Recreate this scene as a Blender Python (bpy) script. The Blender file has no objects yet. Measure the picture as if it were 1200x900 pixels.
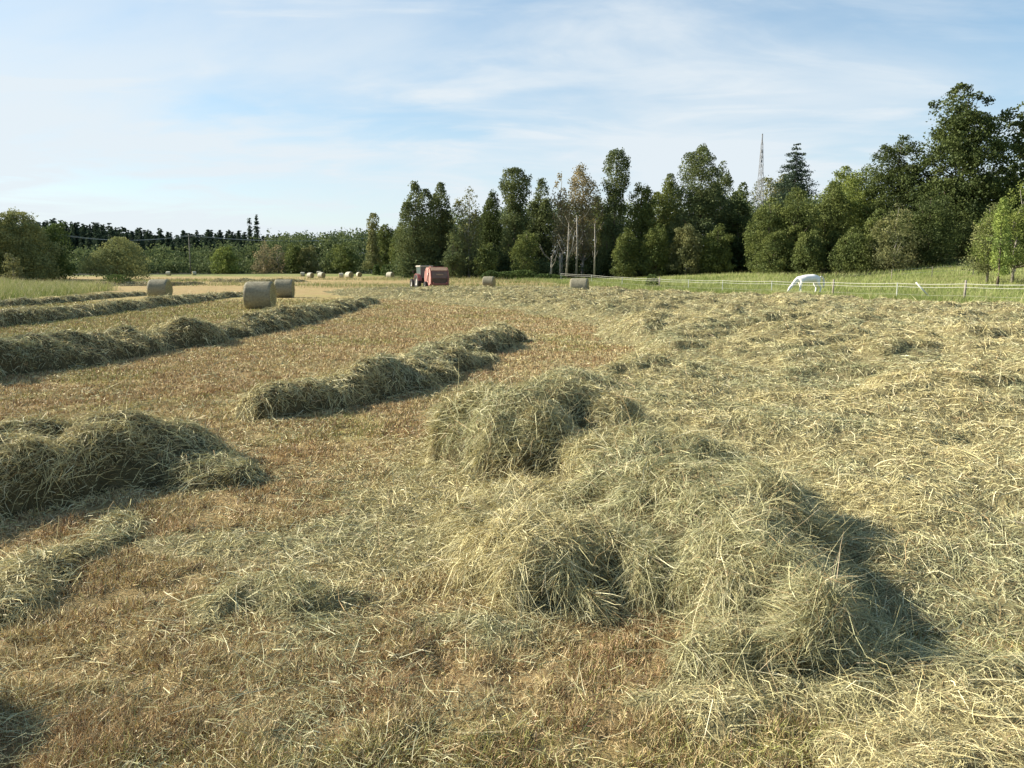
import bpy, math
import numpy as np
from math import radians, sin, cos, pi, sqrt
from mathutils import Vector, Matrix

# ------------------------------------------------------------------ scene, camera, light
sc = bpy.context.scene
COL = sc.collection
rng = np.random.default_rng(11)
CAM_H, PITCH, FPX = 1.6, radians(7.74), 942.0

cam_d = bpy.data.cameras.new('camera'); cam = bpy.data.objects.new('camera', cam_d); COL.objects.link(cam)
cam.location = (0, 0, CAM_H); cam.rotation_euler = (radians(90) - PITCH, 0, 0)
cam_d.sensor_fit = 'HORIZONTAL'; cam_d.angle = 2*math.atan(600/FPX); cam_d.clip_start = 0.05; cam_d.clip_end = 6000
sc.camera = cam

SUN_EL, SUN_AZ = radians(29), radians(-77)          # azimuth measured clockwise from +Y
SUN = Vector((cos(SUN_EL)*sin(SUN_AZ), cos(SUN_EL)*cos(SUN_AZ), sin(SUN_EL)))
sd = bpy.data.lights.new('sun', 'SUN'); sd.energy = 5.0; sd.angle = radians(0.5); sd.color = (1.0, 0.93, 0.80)
so = bpy.data.objects.new('sun', sd); COL.objects.link(so); so.rotation_euler = SUN.to_track_quat('Z', 'Y').to_euler()

w = bpy.data.worlds.new('World'); sc.world = w; w.use_nodes = True
nt = w.node_tree; nt.nodes.clear(); N = nt.nodes.new; L = nt.links.new
out = N('ShaderNodeOutputWorld'); bg = N('ShaderNodeBackground'); bg.inputs['Strength'].default_value = 0.06
sky = N('ShaderNodeTexSky'); sky.sky_type = 'NISHITA'; sky.sun_disc = False
sky.sun_elevation = SUN_EL; sky.sun_rotation = SUN_AZ % (2*pi); sky.air_density = 1.0; sky.dust_density = 0.6; sky.ozone_density = 2.2
tc = N('ShaderNodeTexCoord'); sep = N('ShaderNodeSeparateXYZ'); L(tc.outputs['Generated'], sep.inputs[0])
def vmath(op, a, b):
    m = N('ShaderNodeMath'); m.operation = op
    for i, v in enumerate((a, b)):
        if v is None: continue
        if isinstance(v, (int, float)): m.inputs[i].default_value = v
        else: L(v, m.inputs[i])
    return m.outputs[0]
zz = vmath('ADD', vmath('MAXIMUM', sep.outputs[2], 0.0), 0.10)
comb = N('ShaderNodeCombineXYZ'); L(vmath('DIVIDE', sep.outputs[0], zz), comb.inputs[0]); L(vmath('DIVIDE', sep.outputs[1], zz), comb.inputs[1])
def cloud(scale, rot, stretch, detail, lo, hi, dist=0.6, seed=0.0):
    mp = N('ShaderNodeMapping'); mp.inputs['Rotation'].default_value = (0, 0, rot); mp.inputs['Scale'].default_value = (stretch, 1, 1); mp.inputs['Location'].default_value = (seed, seed*0.7, 0)
    L(comb.outputs[0], mp.inputs[0])
    nz = N('ShaderNodeTexNoise'); nz.inputs['Scale'].default_value = scale; nz.inputs['Detail'].default_value = detail
    nz.inputs['Roughness'].default_value = 0.55; nz.inputs['Distortion'].default_value = dist
    L(mp.outputs[0], nz.inputs['Vector'])
    mr = N('ShaderNodeMapRange'); mr.interpolation_type = 'SMOOTHSTEP'; mr.inputs[1].default_value = lo; mr.inputs[2].default_value = hi
    L(nz.outputs[0], mr.inputs[0]); return mr.outputs[0]
c1 = cloud(0.55, radians(30), 0.80, 7, 0.36, 0.68, 0.5, 11.7)
c2 = cloud(2.0, radians(-50), 0.55, 9, 0.42, 0.76, 1.0, 8.0)
# low veil of thin cloud, thinning towards the zenith
veil = N('ShaderNodeMapRange'); veil.inputs[1].default_value = 0.42; veil.inputs[2].default_value = 0.02; veil.inputs[3].default_value = -0.12; veil.inputs[4].default_value = 0.76
L(sep.outputs[2], veil.inputs[0])
cc = vmath('MINIMUM', vmath('ADD', vmath('ADD', vmath('MULTIPLY', c1, 0.52), vmath('MULTIPLY', c2, 0.34)), veil.outputs[0]), 0.95)
hs_ = N('ShaderNodeHueSaturation'); hs_.inputs['Saturation'].default_value = 1.3; hs_.inputs['Hue'].default_value = 0.49; hs_.inputs['Value'].default_value = 1.28; L(sky.outputs[0], hs_.inputs['Color'])
mix = N('ShaderNodeMixRGB'); L(cc, mix.inputs[0]); L(hs_.outputs[0], mix.inputs[1]); mix.inputs[2].default_value = (6.05, 6.6, 7.0, 1)
L(mix.outputs[0], bg.inputs[0]); L(bg.outputs[0], out.inputs[0])

vs = sc.view_settings; vs.view_transform = 'Standard'; vs.look = 'None'; vs.gamma = 1; vs.use_curve_mapping = False; vs.exposure = 1.15
sc.cycles.max_bounces = 5; sc.cycles.diffuse_bounces = 3; sc.cycles.transmission_bounces = 3; sc.cycles.glossy_bounces = 2

# ------------------------------------------------------------------ helpers
def ray(px, py):
    u = (px-600)/FPX; v = -(py-450)/FPX
    return np.array([u, cos(PITCH)+v*sin(PITCH), -sin(PITCH)+v*cos(PITCH)])
def gp(px, py, z=0.0):                                  # where the sight line meets height z
    d = ray(px, py); t = (z-CAM_H)/d[2]; return d[0]*t, d[1]*t
def at(px, py, Y):                                      # where the sight line reaches depth Y
    d = ray(px, py); t = Y/d[1]; return d[0]*t, Y, CAM_H+d[2]*t

def _h(ix, iy, s):
    n = (ix.astype(np.int64)*374761393 + iy.astype(np.int64)*668265263 + s*1442695041) & 0x7fffffff
    n = ((n ^ (n >> 13))*1274126177) & 0x7fffffff
    n = ((n ^ (n >> 16))*2246822519) & 0x7fffffff
    return ((n ^ (n >> 15)) & 0xffffff)/float(0xffffff)
def vnoise(x, y, sc_, seed=0):
    x = np.asarray(x, float)/sc_; y = np.asarray(y, float)/sc_
    ix = np.floor(x); iy = np.floor(y); fx = x-ix; fy = y-iy
    fx = fx*fx*(3-2*fx); fy = fy*fy*(3-2*fy)
    a = _h(ix, iy, seed); b = _h(ix+1, iy, seed); c = _h(ix, iy+1, seed); d = _h(ix+1, iy+1, seed)
    return (a*(1-fx)+b*fx)*(1-fy)+(c*(1-fx)+d*fx)*fy
def fbm(x, y, sc_, seed=0, o=3):
    r = 0; a = 1; t = 0
    for i in range(o):
        r = r+a*vnoise(x+17*i, y-9*i, sc_/2**i, seed+i*7); t += a; a *= .5
    return r/t
def cell(x, y, sc_, seed=0):                            # rounded lumps with creases between
    x = np.asarray(x, float)/sc_; y = np.asarray(y, float)/sc_
    ix = np.floor(x); iy = np.floor(y); best = np.full(x.shape, 9.0)
    for dx in (-1, 0, 1):
        for dy in (-1, 0, 1):
            cx = ix+dx; cy = iy+dy
            px = cx+.15+.7*_h(cx, cy, seed); py = cy+.15+.7*_h(cx, cy, seed+5)
            best = np.minimum(best, (px-x)**2+(py-y)**2)
    return np.sqrt(np.clip(1-best/.75, 0, 1))
def sstep(a, b, x):
    t = np.clip((x-a)/(b-a), 0, 1); return t*t*(3-2*t)

def link(o, parent=None):
    COL.objects.link(o)
    if parent is not None: o.parent = parent
    return o
def tag(o, label=None, cat=None, group=None, kind=None):
    if label: o['label'] = label
    if cat: o['category'] = cat
    if group: o['group'] = group
    if kind: o['kind'] = kind
    return o
def npmesh(name, V, F, mats, mi=None, col=None, smooth=False):
    V = np.ascontiguousarray(V, np.float32); F = np.ascontiguousarray(F, np.int32)
    me = bpy.data.meshes.new(name); n = len(F); k = F.shape[1]
    me.vertices.add(len(V)); me.vertices.foreach_set('co', V.ravel())
    me.loops.add(n*k); me.loops.foreach_set('vertex_index', F.ravel())
    me.polygons.add(n); me.polygons.foreach_set('loop_start', np.arange(0, n*k, k, dtype=np.int32))
    for m in (mats if isinstance(mats, (list, tuple)) else [mats]): me.materials.append(m)
    if mi is not None: me.polygons.foreach_set('material_index', np.ascontiguousarray(mi, np.int32))
    if smooth is not False:
        s = np.ones(n, bool) if smooth is True else smooth
        me.polygons.foreach_set('use_smooth', s)
    else: me.polygons.foreach_set('use_smooth', np.zeros(n, bool))
    if col is not None:
        a = me.color_attributes.new('tint', 'FLOAT_COLOR', 'POINT')
        c = np.ones((len(V), 4), np.float32); c[:, :3] = col; a.data.foreach_set('color', c.ravel())
    me.update(calc_edges=True)
    return me
def obj(name, me, parent=None): return link(bpy.data.objects.new(name, me), parent)
def empty(name, loc, rz=0.0):
    o = bpy.data.objects.new(name, None); COL.objects.link(o); o.location = loc; o.rotation_euler = (0, 0, rz); o.empty_display_size = .3
    return o

class MB:                                               # a small builder of boxes, tubes and turned shapes
    def __init__(s): s.V = []; s.F = []
    def add(s, V, F):
        b = len(s.V); s.V += [tuple(v) for v in V]; s.F += [tuple(i+b for i in f) for f in F]; return s
    def box(s, c, d, rot=None, taper=1.0, bev=0.0):
        x, y, z = (a/2 for a in d); V = []
        for sz in (-1, 1):
            t = taper if sz > 0 else 1
            for sx, sy in ((-1, -1), (1, -1), (1, 1), (-1, 1)): V.append(Vector((sx*x*t, sy*y*t, sz*z)))
        if rot is not None: V = [rot @ v for v in V]
        V = [v+Vector(c) for v in V]
        return s.add(V, [(0, 3, 2, 1), (4, 5, 6, 7), (0, 1, 5, 4), (1, 2, 6, 5), (2, 3, 7, 6), (3, 0, 4, 7)])
    def tube(s, pts, rad, n=8, caps=True):
        pts = [Vector(p) for p in pts]; r = rad if hasattr(rad, '__len__') else [rad]*len(pts)
        V = []; F = []; prev = None
        for i, p in enumerate(pts):
            d = (pts[min(i+1, len(pts)-1)]-pts[max(i-1, 0)]).normalized()
            if prev is None: u = d.orthogonal().normalized()
            else: u = (prev-d*prev.dot(d)).normalized()
            prev = u; v = d.cross(u)
            for k in range(n):
                a = 2*pi*k/n; V.append(p+u*(cos(a)*r[i])+v*(sin(a)*r[i]))
        for i in range(len(pts)-1):
            for k in range(n):
                a = i*n+k; b = i*n+(k+1) % n; F.append((a, b, b+n, a+n))
        s.add(V, F)
        if caps:
            b = len(s.V)-len(V); s.F.append(tuple(b+k for k in reversed(range(n)))); s.F.append(tuple(b+len(V)-n+k for k in range(n)))
        return s
    def lathe(s, prof, c, axis='X', n=24):              # prof: (along, radius)
        V = []; F = []
        for a_, r in prof:
            for k in range(n):
                t = 2*pi*k/n
                p = {'X': (a_, r*cos(t), r*sin(t)), 'Y': (r*cos(t), a_, r*sin(t)), 'Z': (r*cos(t), r*sin(t), a_)}[axis]
                V.append((p[0]+c[0], p[1]+c[1], p[2]+c[2]))
        for i in range(len(prof)-1):
            for k in range(n):
                a = i*n+k; b = i*n+(k+1) % n; F.append((a, b, b+n, a+n))
        return s.add(V, F)
    def prism(s, poly, y0, y1, plane='XZ'):
        n = len(poly); V = []
        for y in (y0, y1):
            for a, b in poly: V.append({'XZ': (a, y, b), 'YZ': (y, a, b)}[plane])
        F = [tuple(reversed(range(n))), tuple(range(n, 2*n))]+[(i, (i+1) % n, n+(i+1) % n, n+i) for i in range(n)]
        return s.add(V, F)
    def build(s, name, mat, parent=None, smooth=False, bevel=0.0):
        me = bpy.data.meshes.new(name); me.from_pydata([tuple(v) for v in s.V], [], s.F); me.materials.append(mat)
        import bmesh
        bm = bmesh.new(); bm.from_mesh(me); bmesh.ops.recalc_face_normals(bm, faces=bm.faces)
        if bevel: bmesh.ops.bevel(bm, geom=list(bm.edges), offset=bevel, segments=2, affect='EDGES', clamp_overlap=True)
        bm.to_mesh(me); bm.free()
        for p in me.polygons: p.use_smooth = smooth
        return obj(name, me, parent)

# ------------------------------------------------------------------ materials
def mat(name, color, rough=0.8, metal=0.0, var=0.0, scale=5.0, bump=0.0, bscale=30.0, spec=0.3, col2=None):
    m = bpy.data.materials.new(name); m.use_nodes = True; t = m.node_tree; b = t.nodes['Principled BSDF']
    b.inputs['Roughness'].default_value = rough; b.inputs['Metallic'].default_value = metal; b.inputs['Specular IOR Level'].default_value = spec
    tc_ = t.nodes.new('ShaderNodeTexCoord'); nz = t.nodes.new('ShaderNodeTexNoise'); nz.inputs['Scale'].default_value = scale; nz.inputs['Detail'].default_value = 6
    t.links.new(tc_.outputs['Object'], nz.inputs['Vector'])
    r = t.nodes.new('ShaderNodeValToRGB'); c2 = col2 or tuple(c*(1-var) for c in color)
    r.color_ramp.elements[0].position = .3; r.color_ramp.elements[1].position = .7
    r.color_ramp.elements[0].color = (*c2, 1); r.color_ramp.elements[1].color = (*color, 1)
    t.links.new(nz.outputs[0], r.inputs[0]); t.links.new(r.outputs[0], b.inputs['Base Color'])
    if bump:
        n2 = t.nodes.new('ShaderNodeTexNoise'); n2.inputs['Scale'].default_value = bscale; n2.inputs['Detail'].default_value = 4
        t.links.new(tc_.outputs['Object'], n2.inputs['Vector'])
        bp = t.nodes.new('ShaderNodeBump'); bp.inputs['Strength'].default_value = bump; bp.inputs['Distance'].default_value = .02
        t.links.new(n2.outputs[0], bp.inputs['Height']); t.links.new(bp.outputs[0], b.inputs['Normal'])
    return m
def leafmat(name, color=None, trans=0.25, var=0.35, scale=0.8, gloss=0.04, rough=.45):
    """thin plant matter: diffuse + a little light through it; the colour comes from the per-blade tint, or a fixed colour broken up by noise"""
    m = bpy.data.materials.new(name); m.use_nodes = True; t = m.node_tree; t.nodes.clear(); n = t.nodes.new; l = t.links.new
    o = n('ShaderNodeOutputMaterial'); d = n('ShaderNodeBsdfDiffuse'); tr = n('ShaderNodeBsdfTranslucent'); g = n('ShaderNodeBsdfGlossy'); g.inputs['Roughness'].default_value = rough
    mx = n('ShaderNodeMixShader'); mx.inputs[0].default_value = trans; mg = n('ShaderNodeMixShader'); mg.inputs[0].default_value = gloss
    if color is None:
        a = n('ShaderNodeAttribute'); a.attribute_name = 'tint'; c = a.outputs['Color']
    else:
        tc_ = n('ShaderNodeTexCoord'); nz = n('ShaderNodeTexNoise'); nz.inputs['Scale'].default_value = scale; nz.inputs['Detail'].default_value = 3
        l(tc_.outputs['Object'], nz.inputs['Vector']); r = n('ShaderNodeValToRGB'); r.color_ramp.elements[0].position = .35; r.color_ramp.elements[1].position = .65
        r.color_ramp.elements[0].color = (color[0]*(1-var), color[1]*(1-var*.8), color[2]*(1-var*.7), 1); r.color_ramp.elements[1].color = (color[0]*(1+var), color[1]*(1+var*.8), color[2]*(1+var*.4), 1)
        l(nz.outputs[0], r.inputs[0]); c = r.outputs[0]
    l(c, d.inputs[0]); l(c, tr.inputs[0]); l(d.outputs[0], mx.inputs[1]); l(tr.outputs[0], mx.inputs[2])
    l(mx.outputs[0], mg.inputs[1]); l(g.outputs[0], mg.inputs[2]); g.inputs[0].default_value = (.8, .8, .75, 1); l(mg.outputs[0], o.inputs[0])
    return m
STRAW = leafmat('dry_stems', trans=.05, gloss=.03)
BLADE = leafmat('grass_blades', trans=.30, gloss=.02)
HAYCORE = mat('shade_dark_hay_core', (.12, .10, .048), .9, col2=(.05, .042, .02), scale=14, bump=.8, bscale=60, spec=.1)  # hay core coloured darker than the straws, painting deep shade into the hollows

# ------------------------------------------------------------------ terrain
FL = np.array([(36.5, 0), (34, 15), (31, 30), (28.5, 43), (27.2, 48.6), (25.6, 53.8), (23.8, 60), (19.5, 75), (16, 88), (10.5, 107), (3.5, 125), (-9.5, 150), (-28, 175)])   # the fence line
def fence_x(y): return np.interp(y, FL[:, 1], FL[:, 0])
LE = np.array([(-26, -20), (-27, 10), (-29, 30), (-32, 50), (-36, 65), (-41, 84), (-60, 96), (-110, 104), (-250, 115)])   # rim of the uncut grass on the left
def left_x(y): return np.interp(y, LE[:, 1], LE[:, 0])
def terr(x, y):
    x = np.asarray(x, float); y = np.asarray(y, float)
    z = 1.05*sstep(78, 140, y)+.9*sstep(140, 215, y)+.95*sstep(62, 112, y)*sstep(12, 38, x)
    z = z + 0.85*sstep(0, 22, left_x(y)-x)*sstep(20, 60, y)
    u = np.clip(x-37-0.05*y, 0, None)
    z = z + 17*(1-np.exp(-(0.0075*u)))*sstep(60, 115, y)
    z = z + 0.10*(fbm(x, y, 14, 3, 2)-.5)*sstep(3, 14, np.hypot(x, y))
    z = z + 6*sstep(260, 700, np.hypot(x, y))
    return z

# fine polar grid round the camera that all hay, stubble and grass is laid out on
NR, NA = 690, 560
R_ = 1.7*np.exp(np.linspace(0, math.log(130/1.7), NR)); A_ = np.radians(np.linspace(-50, 50, NA))
GR, GA = np.meshgrid(R_, A_, indexing='ij'); GX = GR*np.sin(GA); GY = GR*np.cos(GA); GZ = terr(GX, GY)
dR = np.gradient(R_)[:, None]*np.ones_like(GX); CELLA = (dR*GR*(A_[1]-A_[0]))[:-1, :-1]
MX = (GX[:-1, :-1]+GX[1:, 1:])/2; MY = (GY[:-1, :-1]+GY[1:, 1:])/2; MD = np.hypot(MX, MY)

def grid_faces(keep):
    i, j = np.nonzero(keep); a = i*NA+j
    F = np.stack([a, a+1, a+NA+1, a+NA], 1)
    u, inv = np.unique(F, return_inverse=True)
    return u, inv.reshape(F.shape)
def scatter(wt, n, Z):
    """n points on the grid surface Z, cells weighted by wt"""
    p = wt.ravel()/wt.sum(); c = rng.choice(p.size, n, p=p); i, j = np.divmod(c, NA-1)
    u = rng.random(n); v = rng.random(n)
    def bil(A): return (A[i, j]*(1-u)+A[i+1, j]*u)*(1-v)+(A[i, j+1]*(1-u)+A[i+1, j+1]*u)*v
    P = np.stack([bil(GX), bil(GY), bil(Z)], 1)
    e1 = np.stack([GX[i+1, j]-GX[i, j], GY[i+1, j]-GY[i, j], Z[i+1, j]-Z[i, j]], 1); e2 = np.stack([GX[i, j+1]-GX[i, j], GY[i, j+1]-GY[i, j], Z[i, j+1]-Z[i, j]], 1)
    Nn = np.cross(e2, e1); Nn /= np.linalg.norm(Nn, axis=1)[:, None]+1e-9; Nn[Nn[:, 2] < 0] *= -1
    return P, Nn
def unit(a): return a/(np.linalg.norm(a, axis=1)[:, None]+1e-9)
def ribbons(P, D, Ln, W, bend, col, nseg=3, grav=0.3, tip=.25, droop=None):
    n = len(P); t = np.linspace(0, 1, nseg+1)[None, :, None]
    Bv = rng.normal(size=(n, 3)); Bv[:, 2] = Bv[:, 2]*.5-grav*3; Bv = unit(Bv-D*np.sum(Bv*D, 1)[:, None])
    B2 = unit(np.cross(D, rng.normal(size=(n, 3))))
    L_ = Ln[:, None, None]
    C = P[:, None]+D[:, None]*L_*t+Bv[:, None]*(L_*bend[:, None, None])*t**2+B2[:, None]*(L_*.16*rng.normal(size=(n, 1, 1)))*np.sin(pi*t*1.5)
    S = unit(np.cross(D, rng.normal(size=(n, 3))+np.array([0, 0, 1.2])))
    hw = (W[:, None, None]*.5)*(1-(1-tip)*t**2)
    V = np.stack([C-S[:, None]*hw, C+S[:, None]*hw], 2).reshape(-1, 3)
    m = (nseg+1)*2; b = (np.arange(n)*m)[:, None]; k = np.arange(nseg)[None]*2
    F = np.stack([b+k, b+k+1, b+k+3, b+k+2], 2).reshape(-1, 4)
    return V, F, np.repeat(col, m, axis=0)
def lerp(a, b, t): return np.asarray(a)[None]*(1-t[:, None])+np.asarray(b)[None]*t[:, None]
def hay_tint(P, green=.35):
    n = len(P); u = rng.random(n); k = fbm(P[:, 0], P[:, 1], .8, 40, 2)
    c = lerp((.56, .49, .245), (.40, .39, .205), np.clip((k-.5)*3+green+rng.normal(0, .25, n), 0, 1))
    c = np.where((u < .10)[:, None], lerp((.78, .70, .44), (.68, .62, .36), rng.random(n)), c)
    c = np.where((u > .86)[:, None], lerp((.24, .185, .09), (.36, .25, .12), rng.random(n)), c)
    return c*(.55+.75*rng.random(n))[:, None]
def stubble_tint(P):
    n = len(P); u = rng.random(n); x, y = P[:, 0], P[:, 1]
    g = zone_green(x, y); k = fbm(x, y, .5, 61, 3)
    c = lerp((.49, .345, .175), (.59, .48, .25), np.clip((k-.5)*3+.5+rng.normal(0, .3, n), 0, 1))
    green = lerp((.26, .28, .08), (.46, .42, .15), rng.random(n))
    c = np.where((rng.random(n) < g)[:, None], green, c)
    c = np.where((u < .08)[:, None], lerp((.55, .45, .25), (.5, .42, .2), rng.random(n)), c)
    c = np.where((u > .85)[:, None], np.array([.20, .10, .05]), c)
    return c*(.5+.8*rng.random(n))[:, None]
def zone_green(x, y):
    """share of fresh green among the stubble: strongest between the outer windrows and low on the right"""
    g = .07+.42*sstep(.54, .72, fbm(x, y, 1.6, 71, 3))
    g = g+.45*sstep(8.5, 12, -x)*sstep(13, 18, y)*sstep(75, 45, y)
    g = g+.6*sstep(.0, 1.0, x)*sstep(4.2, 3.0, y)*sstep(.35, .6, fbm(x, y, .8, 73, 2))
    return np.clip(g, 0, .85)

# ------------------------------------------------------------------ hay thickness fields
def windrow_T(pts, seed, lump=.52):
    """pts: (x, y, half width, height)"""
    x = GX+.34*(fbm(GX, GY, .8, seed, 2)-.5)*2; y = GY+.22*(fbm(GX, GY, .9, seed+3, 2)-.5)*2
    q = np.full(x.shape, 9.0); H = np.zeros(x.shape)
    for (x0, y0, w0, h0), (x1, y1, w1, h1) in zip(pts[:-1], pts[1:]):
        dx, dy = x1-x0, y1-y0; t = np.clip(((x-x0)*dx+(y-y0)*dy)/(dx*dx+dy*dy), 0, 1)
        d = np.hypot(x-x0-t*dx, y-y0-t*dy)/(w0+(w1-w0)*t); m = d < q; q[m] = d[m]; H[m] = (h0+(h1-h0)*t)[m]
    q = q+.55*(fbm(GX, GY, 1.3, seed+9, 3)-.5)
    q = q/1.12; base = H*1.22*np.clip(1-q*q, 0, 1)**.62
    l = (1-lump)+lump*cell(x, y, .72, seed+1)+.34*(cell(GX, GY, .27, seed+2)-.5)*(GR < 30)
    return base*np.clip(l*(.50+.95*fbm(x, y, 1.25, seed+4, 3)), 0.12, 2)
def crest(plist, z): return [(*gp(px, py, z), w_, h_) for px, py, w_, h_ in plist]

def mound_T(domes, seed):
    x = GX+.30*(fbm(GX, GY, .5, seed, 3)-.5)*2; y = GY+.30*(fbm(GX, GY, .5, seed+3, 3)-.5)*2
    T = np.zeros(x.shape)
    for cx, cy, rx, ry, h, rot in domes:
        u = (x-cx)*cos(rot)+(y-cy)*sin(rot); v = -(x-cx)*sin(rot)+(y-cy)*cos(rot)
        q = np.clip(1-(u/rx)**2-(v/ry)**2, 0, 1); d = h*(q**.50)
        T = np.maximum(T, d)+.10*np.minimum(T, d)
    l = .52+.50*cell(x, y, .50, seed+1)
    return np.clip(T*l+np.minimum(T*3, 1)*(.085*(cell(GX, GY, .21, seed+2)-.4)+.09*(fbm(GX, GY, .5, seed+8, 2)-.5)), 0, 2)

BD = np.array([(-.3, -5), (-.3, 2), (-.55, 4.4), (-.75, 6.5), (-.5, 8.5), (.1, 10.5), (1.9, 13.5), (2.8, 17), (3.0, 22), (2.6, 28), (.3, 37), (-4.5, 48), (-11, 60), (-16, 75), (-18, 90)])
def loose_T():
    x, y = GX, GY; wob = (fbm(x, y, 1.8, 21, 3)-.5)*(1.2+y*.03)
    m = sstep(-.35-.01*y, .6+.02*y, x+wob-np.interp(y, BD[:, 1], BD[:, 0]))
    m = m*sstep(3.5, 5.4, y+1.6*(fbm(x, y, .9, 23, 3)-.5)+.5*sstep(.9, 1.8, x))                     # thins out just in front of the camera
    m = m*sstep(8.5, 12.5, fence_x(y)-x+wob*1.5)*sstep(90, 78, y)
    # bare orange strip before the fence, wider on the right
    lum = cell(x+.5*wob, y, 1.25, 25)*.62+cell(x+.3, y, .48, 27)*.33
    big = sstep(.42, .70, fbm(x*.8, y, 2.6, 29, 2))
    T = m*(.015+(.06+.22*big+.17*sstep(6, 12, y))*lum+(.055+.10*sstep(6, 12, y))*sstep(.42, .68, fbm(x, y, .8, 33, 3)))
    T = T+.10*m*sstep(10, 22, y)*cell(x, y*.7, 1.5, 35)*fbm(x, y, 5, 36, 2)
    # thin scatterings and small tufts on the near stubble
    for cx, cy, rx, ry, h in ((*gp(320, 712), .42, .17, .11), (*gp(250, 722), .2, .12, .07), (*gp(430, 640), .9, .6, .04), (*gp(480, 590), .5, .5, .05), (*gp(300, 640), .8, .3, .035),
                              (*gp(1010, 800), .9, .35, .07), (*gp(1150, 830), .5, .4, .10), (*gp(1130, 900), .5, .25, .12), (*gp(560, 480), .6, .7, .07), (*gp(820, 830), .3, .14, .05), (*gp(560, 735), .35, .16, .04)):
        q = np.clip(1-((x-cx+.25*(vnoise(x, y, .25, 51)-.5))/rx)**2-((y-cy+.25*(vnoise(x, y, .25, 52)-.5))/ry)**2, 0, 1)
        T = np.maximum(T, h*q**.7*(.5+.6*cell(x, y, .16, 53)))
    return T

RHO = np.power(np.maximum(MD, 2.5)/3.0, -1.22)
def blur(T, n):
    for ax in (0, 1):
        c = np.cumsum(np.concatenate([np.repeat(np.take(T, [0], ax), n+1, ax), T, np.repeat(np.take(T, [-1], ax), n, ax)], ax), ax)
        m = T.shape[ax]; T = (np.take(c, range(2*n+1, 2*n+1+m), ax)-np.take(c, range(0, m), ax))/(2*n+1)
    return T
def hay_object(name, T, n_mul, seed, zoff=.012, lenk=1.0, ref=9000, stick=.16, flow=.30, downk=.45, hollow=1.0, core=None):
    Z = GZ+T-zoff; tc_ = np.minimum(np.minimum(T[:-1, :-1], T[1:, :-1]), np.minimum(T[:-1, 1:], T[1:, 1:])); tm = np.maximum(np.maximum(T[:-1, :-1], T[1:, :-1]), np.maximum(T[:-1, 1:], T[1:, 1:]))
    keep = tm > .012
    slope = np.hypot((Z[1:, :-1]-Z[:-1, :-1])/dR[:-1, :-1], (Z[:-1, 1:]-Z[:-1, :-1])/(GR[:-1, :-1]*(A_[1]-A_[0])))
    u, F = grid_faces(keep); V = np.stack([GX.ravel()[u], GY.ravel()[u], Z.ravel()[u]], 1)
    wt = CELLA*np.sqrt(1+np.clip(slope, 0, 3)**2)*RHO*sstep(.008, .04, tm)*np.clip(.85+1.4*hollow*((T-blur(T, 9))[:-1, :-1])/(.02+.012*MD), .25, 1.5)  # fewer straws in hollows, so the core with its painted shade shows there
    n = int(wt.sum()*ref*n_mul); P, Nn = scatter(wt, n, Z)
    d = np.hypot(P[:, 0], P[:, 1])
    th = 2*pi*(fbm(P[:, 0], P[:, 1], flow, seed+60, 2)*2.6)+rng.normal(0, .8, n)
    T1 = np.stack([np.cos(th), np.sin(th), np.zeros(n)], 1)
    down = np.stack([Nn[:, 0], Nn[:, 1], np.zeros(n)], 1); ds = np.linalg.norm(down, axis=1)
    T1 = T1*1.0+down*downk
    T1 = unit(T1-Nn*np.sum(T1*Nn, 1)[:, None])
    up = rng.random(n); lift = np.where(up < stick, rng.uniform(.2, .9, n), rng.uniform(-.04, .22, n))
    D = unit(T1+Nn*lift[:, None])
    Ln = rng.gamma(2.4, .048, n)*lenk; Ln = np.clip(Ln, .035, .38)*np.where(up < stick, .6, 1.0)*np.clip(1+(d-6)*.012, 1, 1.6)
    W = rng.uniform(.0013, .0032, n)*np.power(np.maximum(d, 3)/3.0, .76)
    bend = rng.uniform(.1, .9, n)
    P = P+Nn*rng.uniform(-.012, .02, n)[:, None]
    near = d < 12
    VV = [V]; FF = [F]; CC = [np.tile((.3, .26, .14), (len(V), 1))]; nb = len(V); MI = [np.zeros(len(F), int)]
    for msk, ns in ((near, 4), (~near, 2)):
        if msk.sum() == 0: continue
        v, f, c = ribbons(P[msk], D[msk], Ln[msk], W[msk], bend[msk], hay_tint(P[msk]), ns, grav=.35)
        VV.append(v); FF.append(f+nb); CC.append(c); nb += len(v); MI.append(np.ones(len(f), int))
    MI = np.concatenate(MI)
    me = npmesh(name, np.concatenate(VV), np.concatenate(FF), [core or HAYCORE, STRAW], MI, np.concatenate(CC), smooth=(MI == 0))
    print(name, n)
    return obj(name, me)

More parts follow.
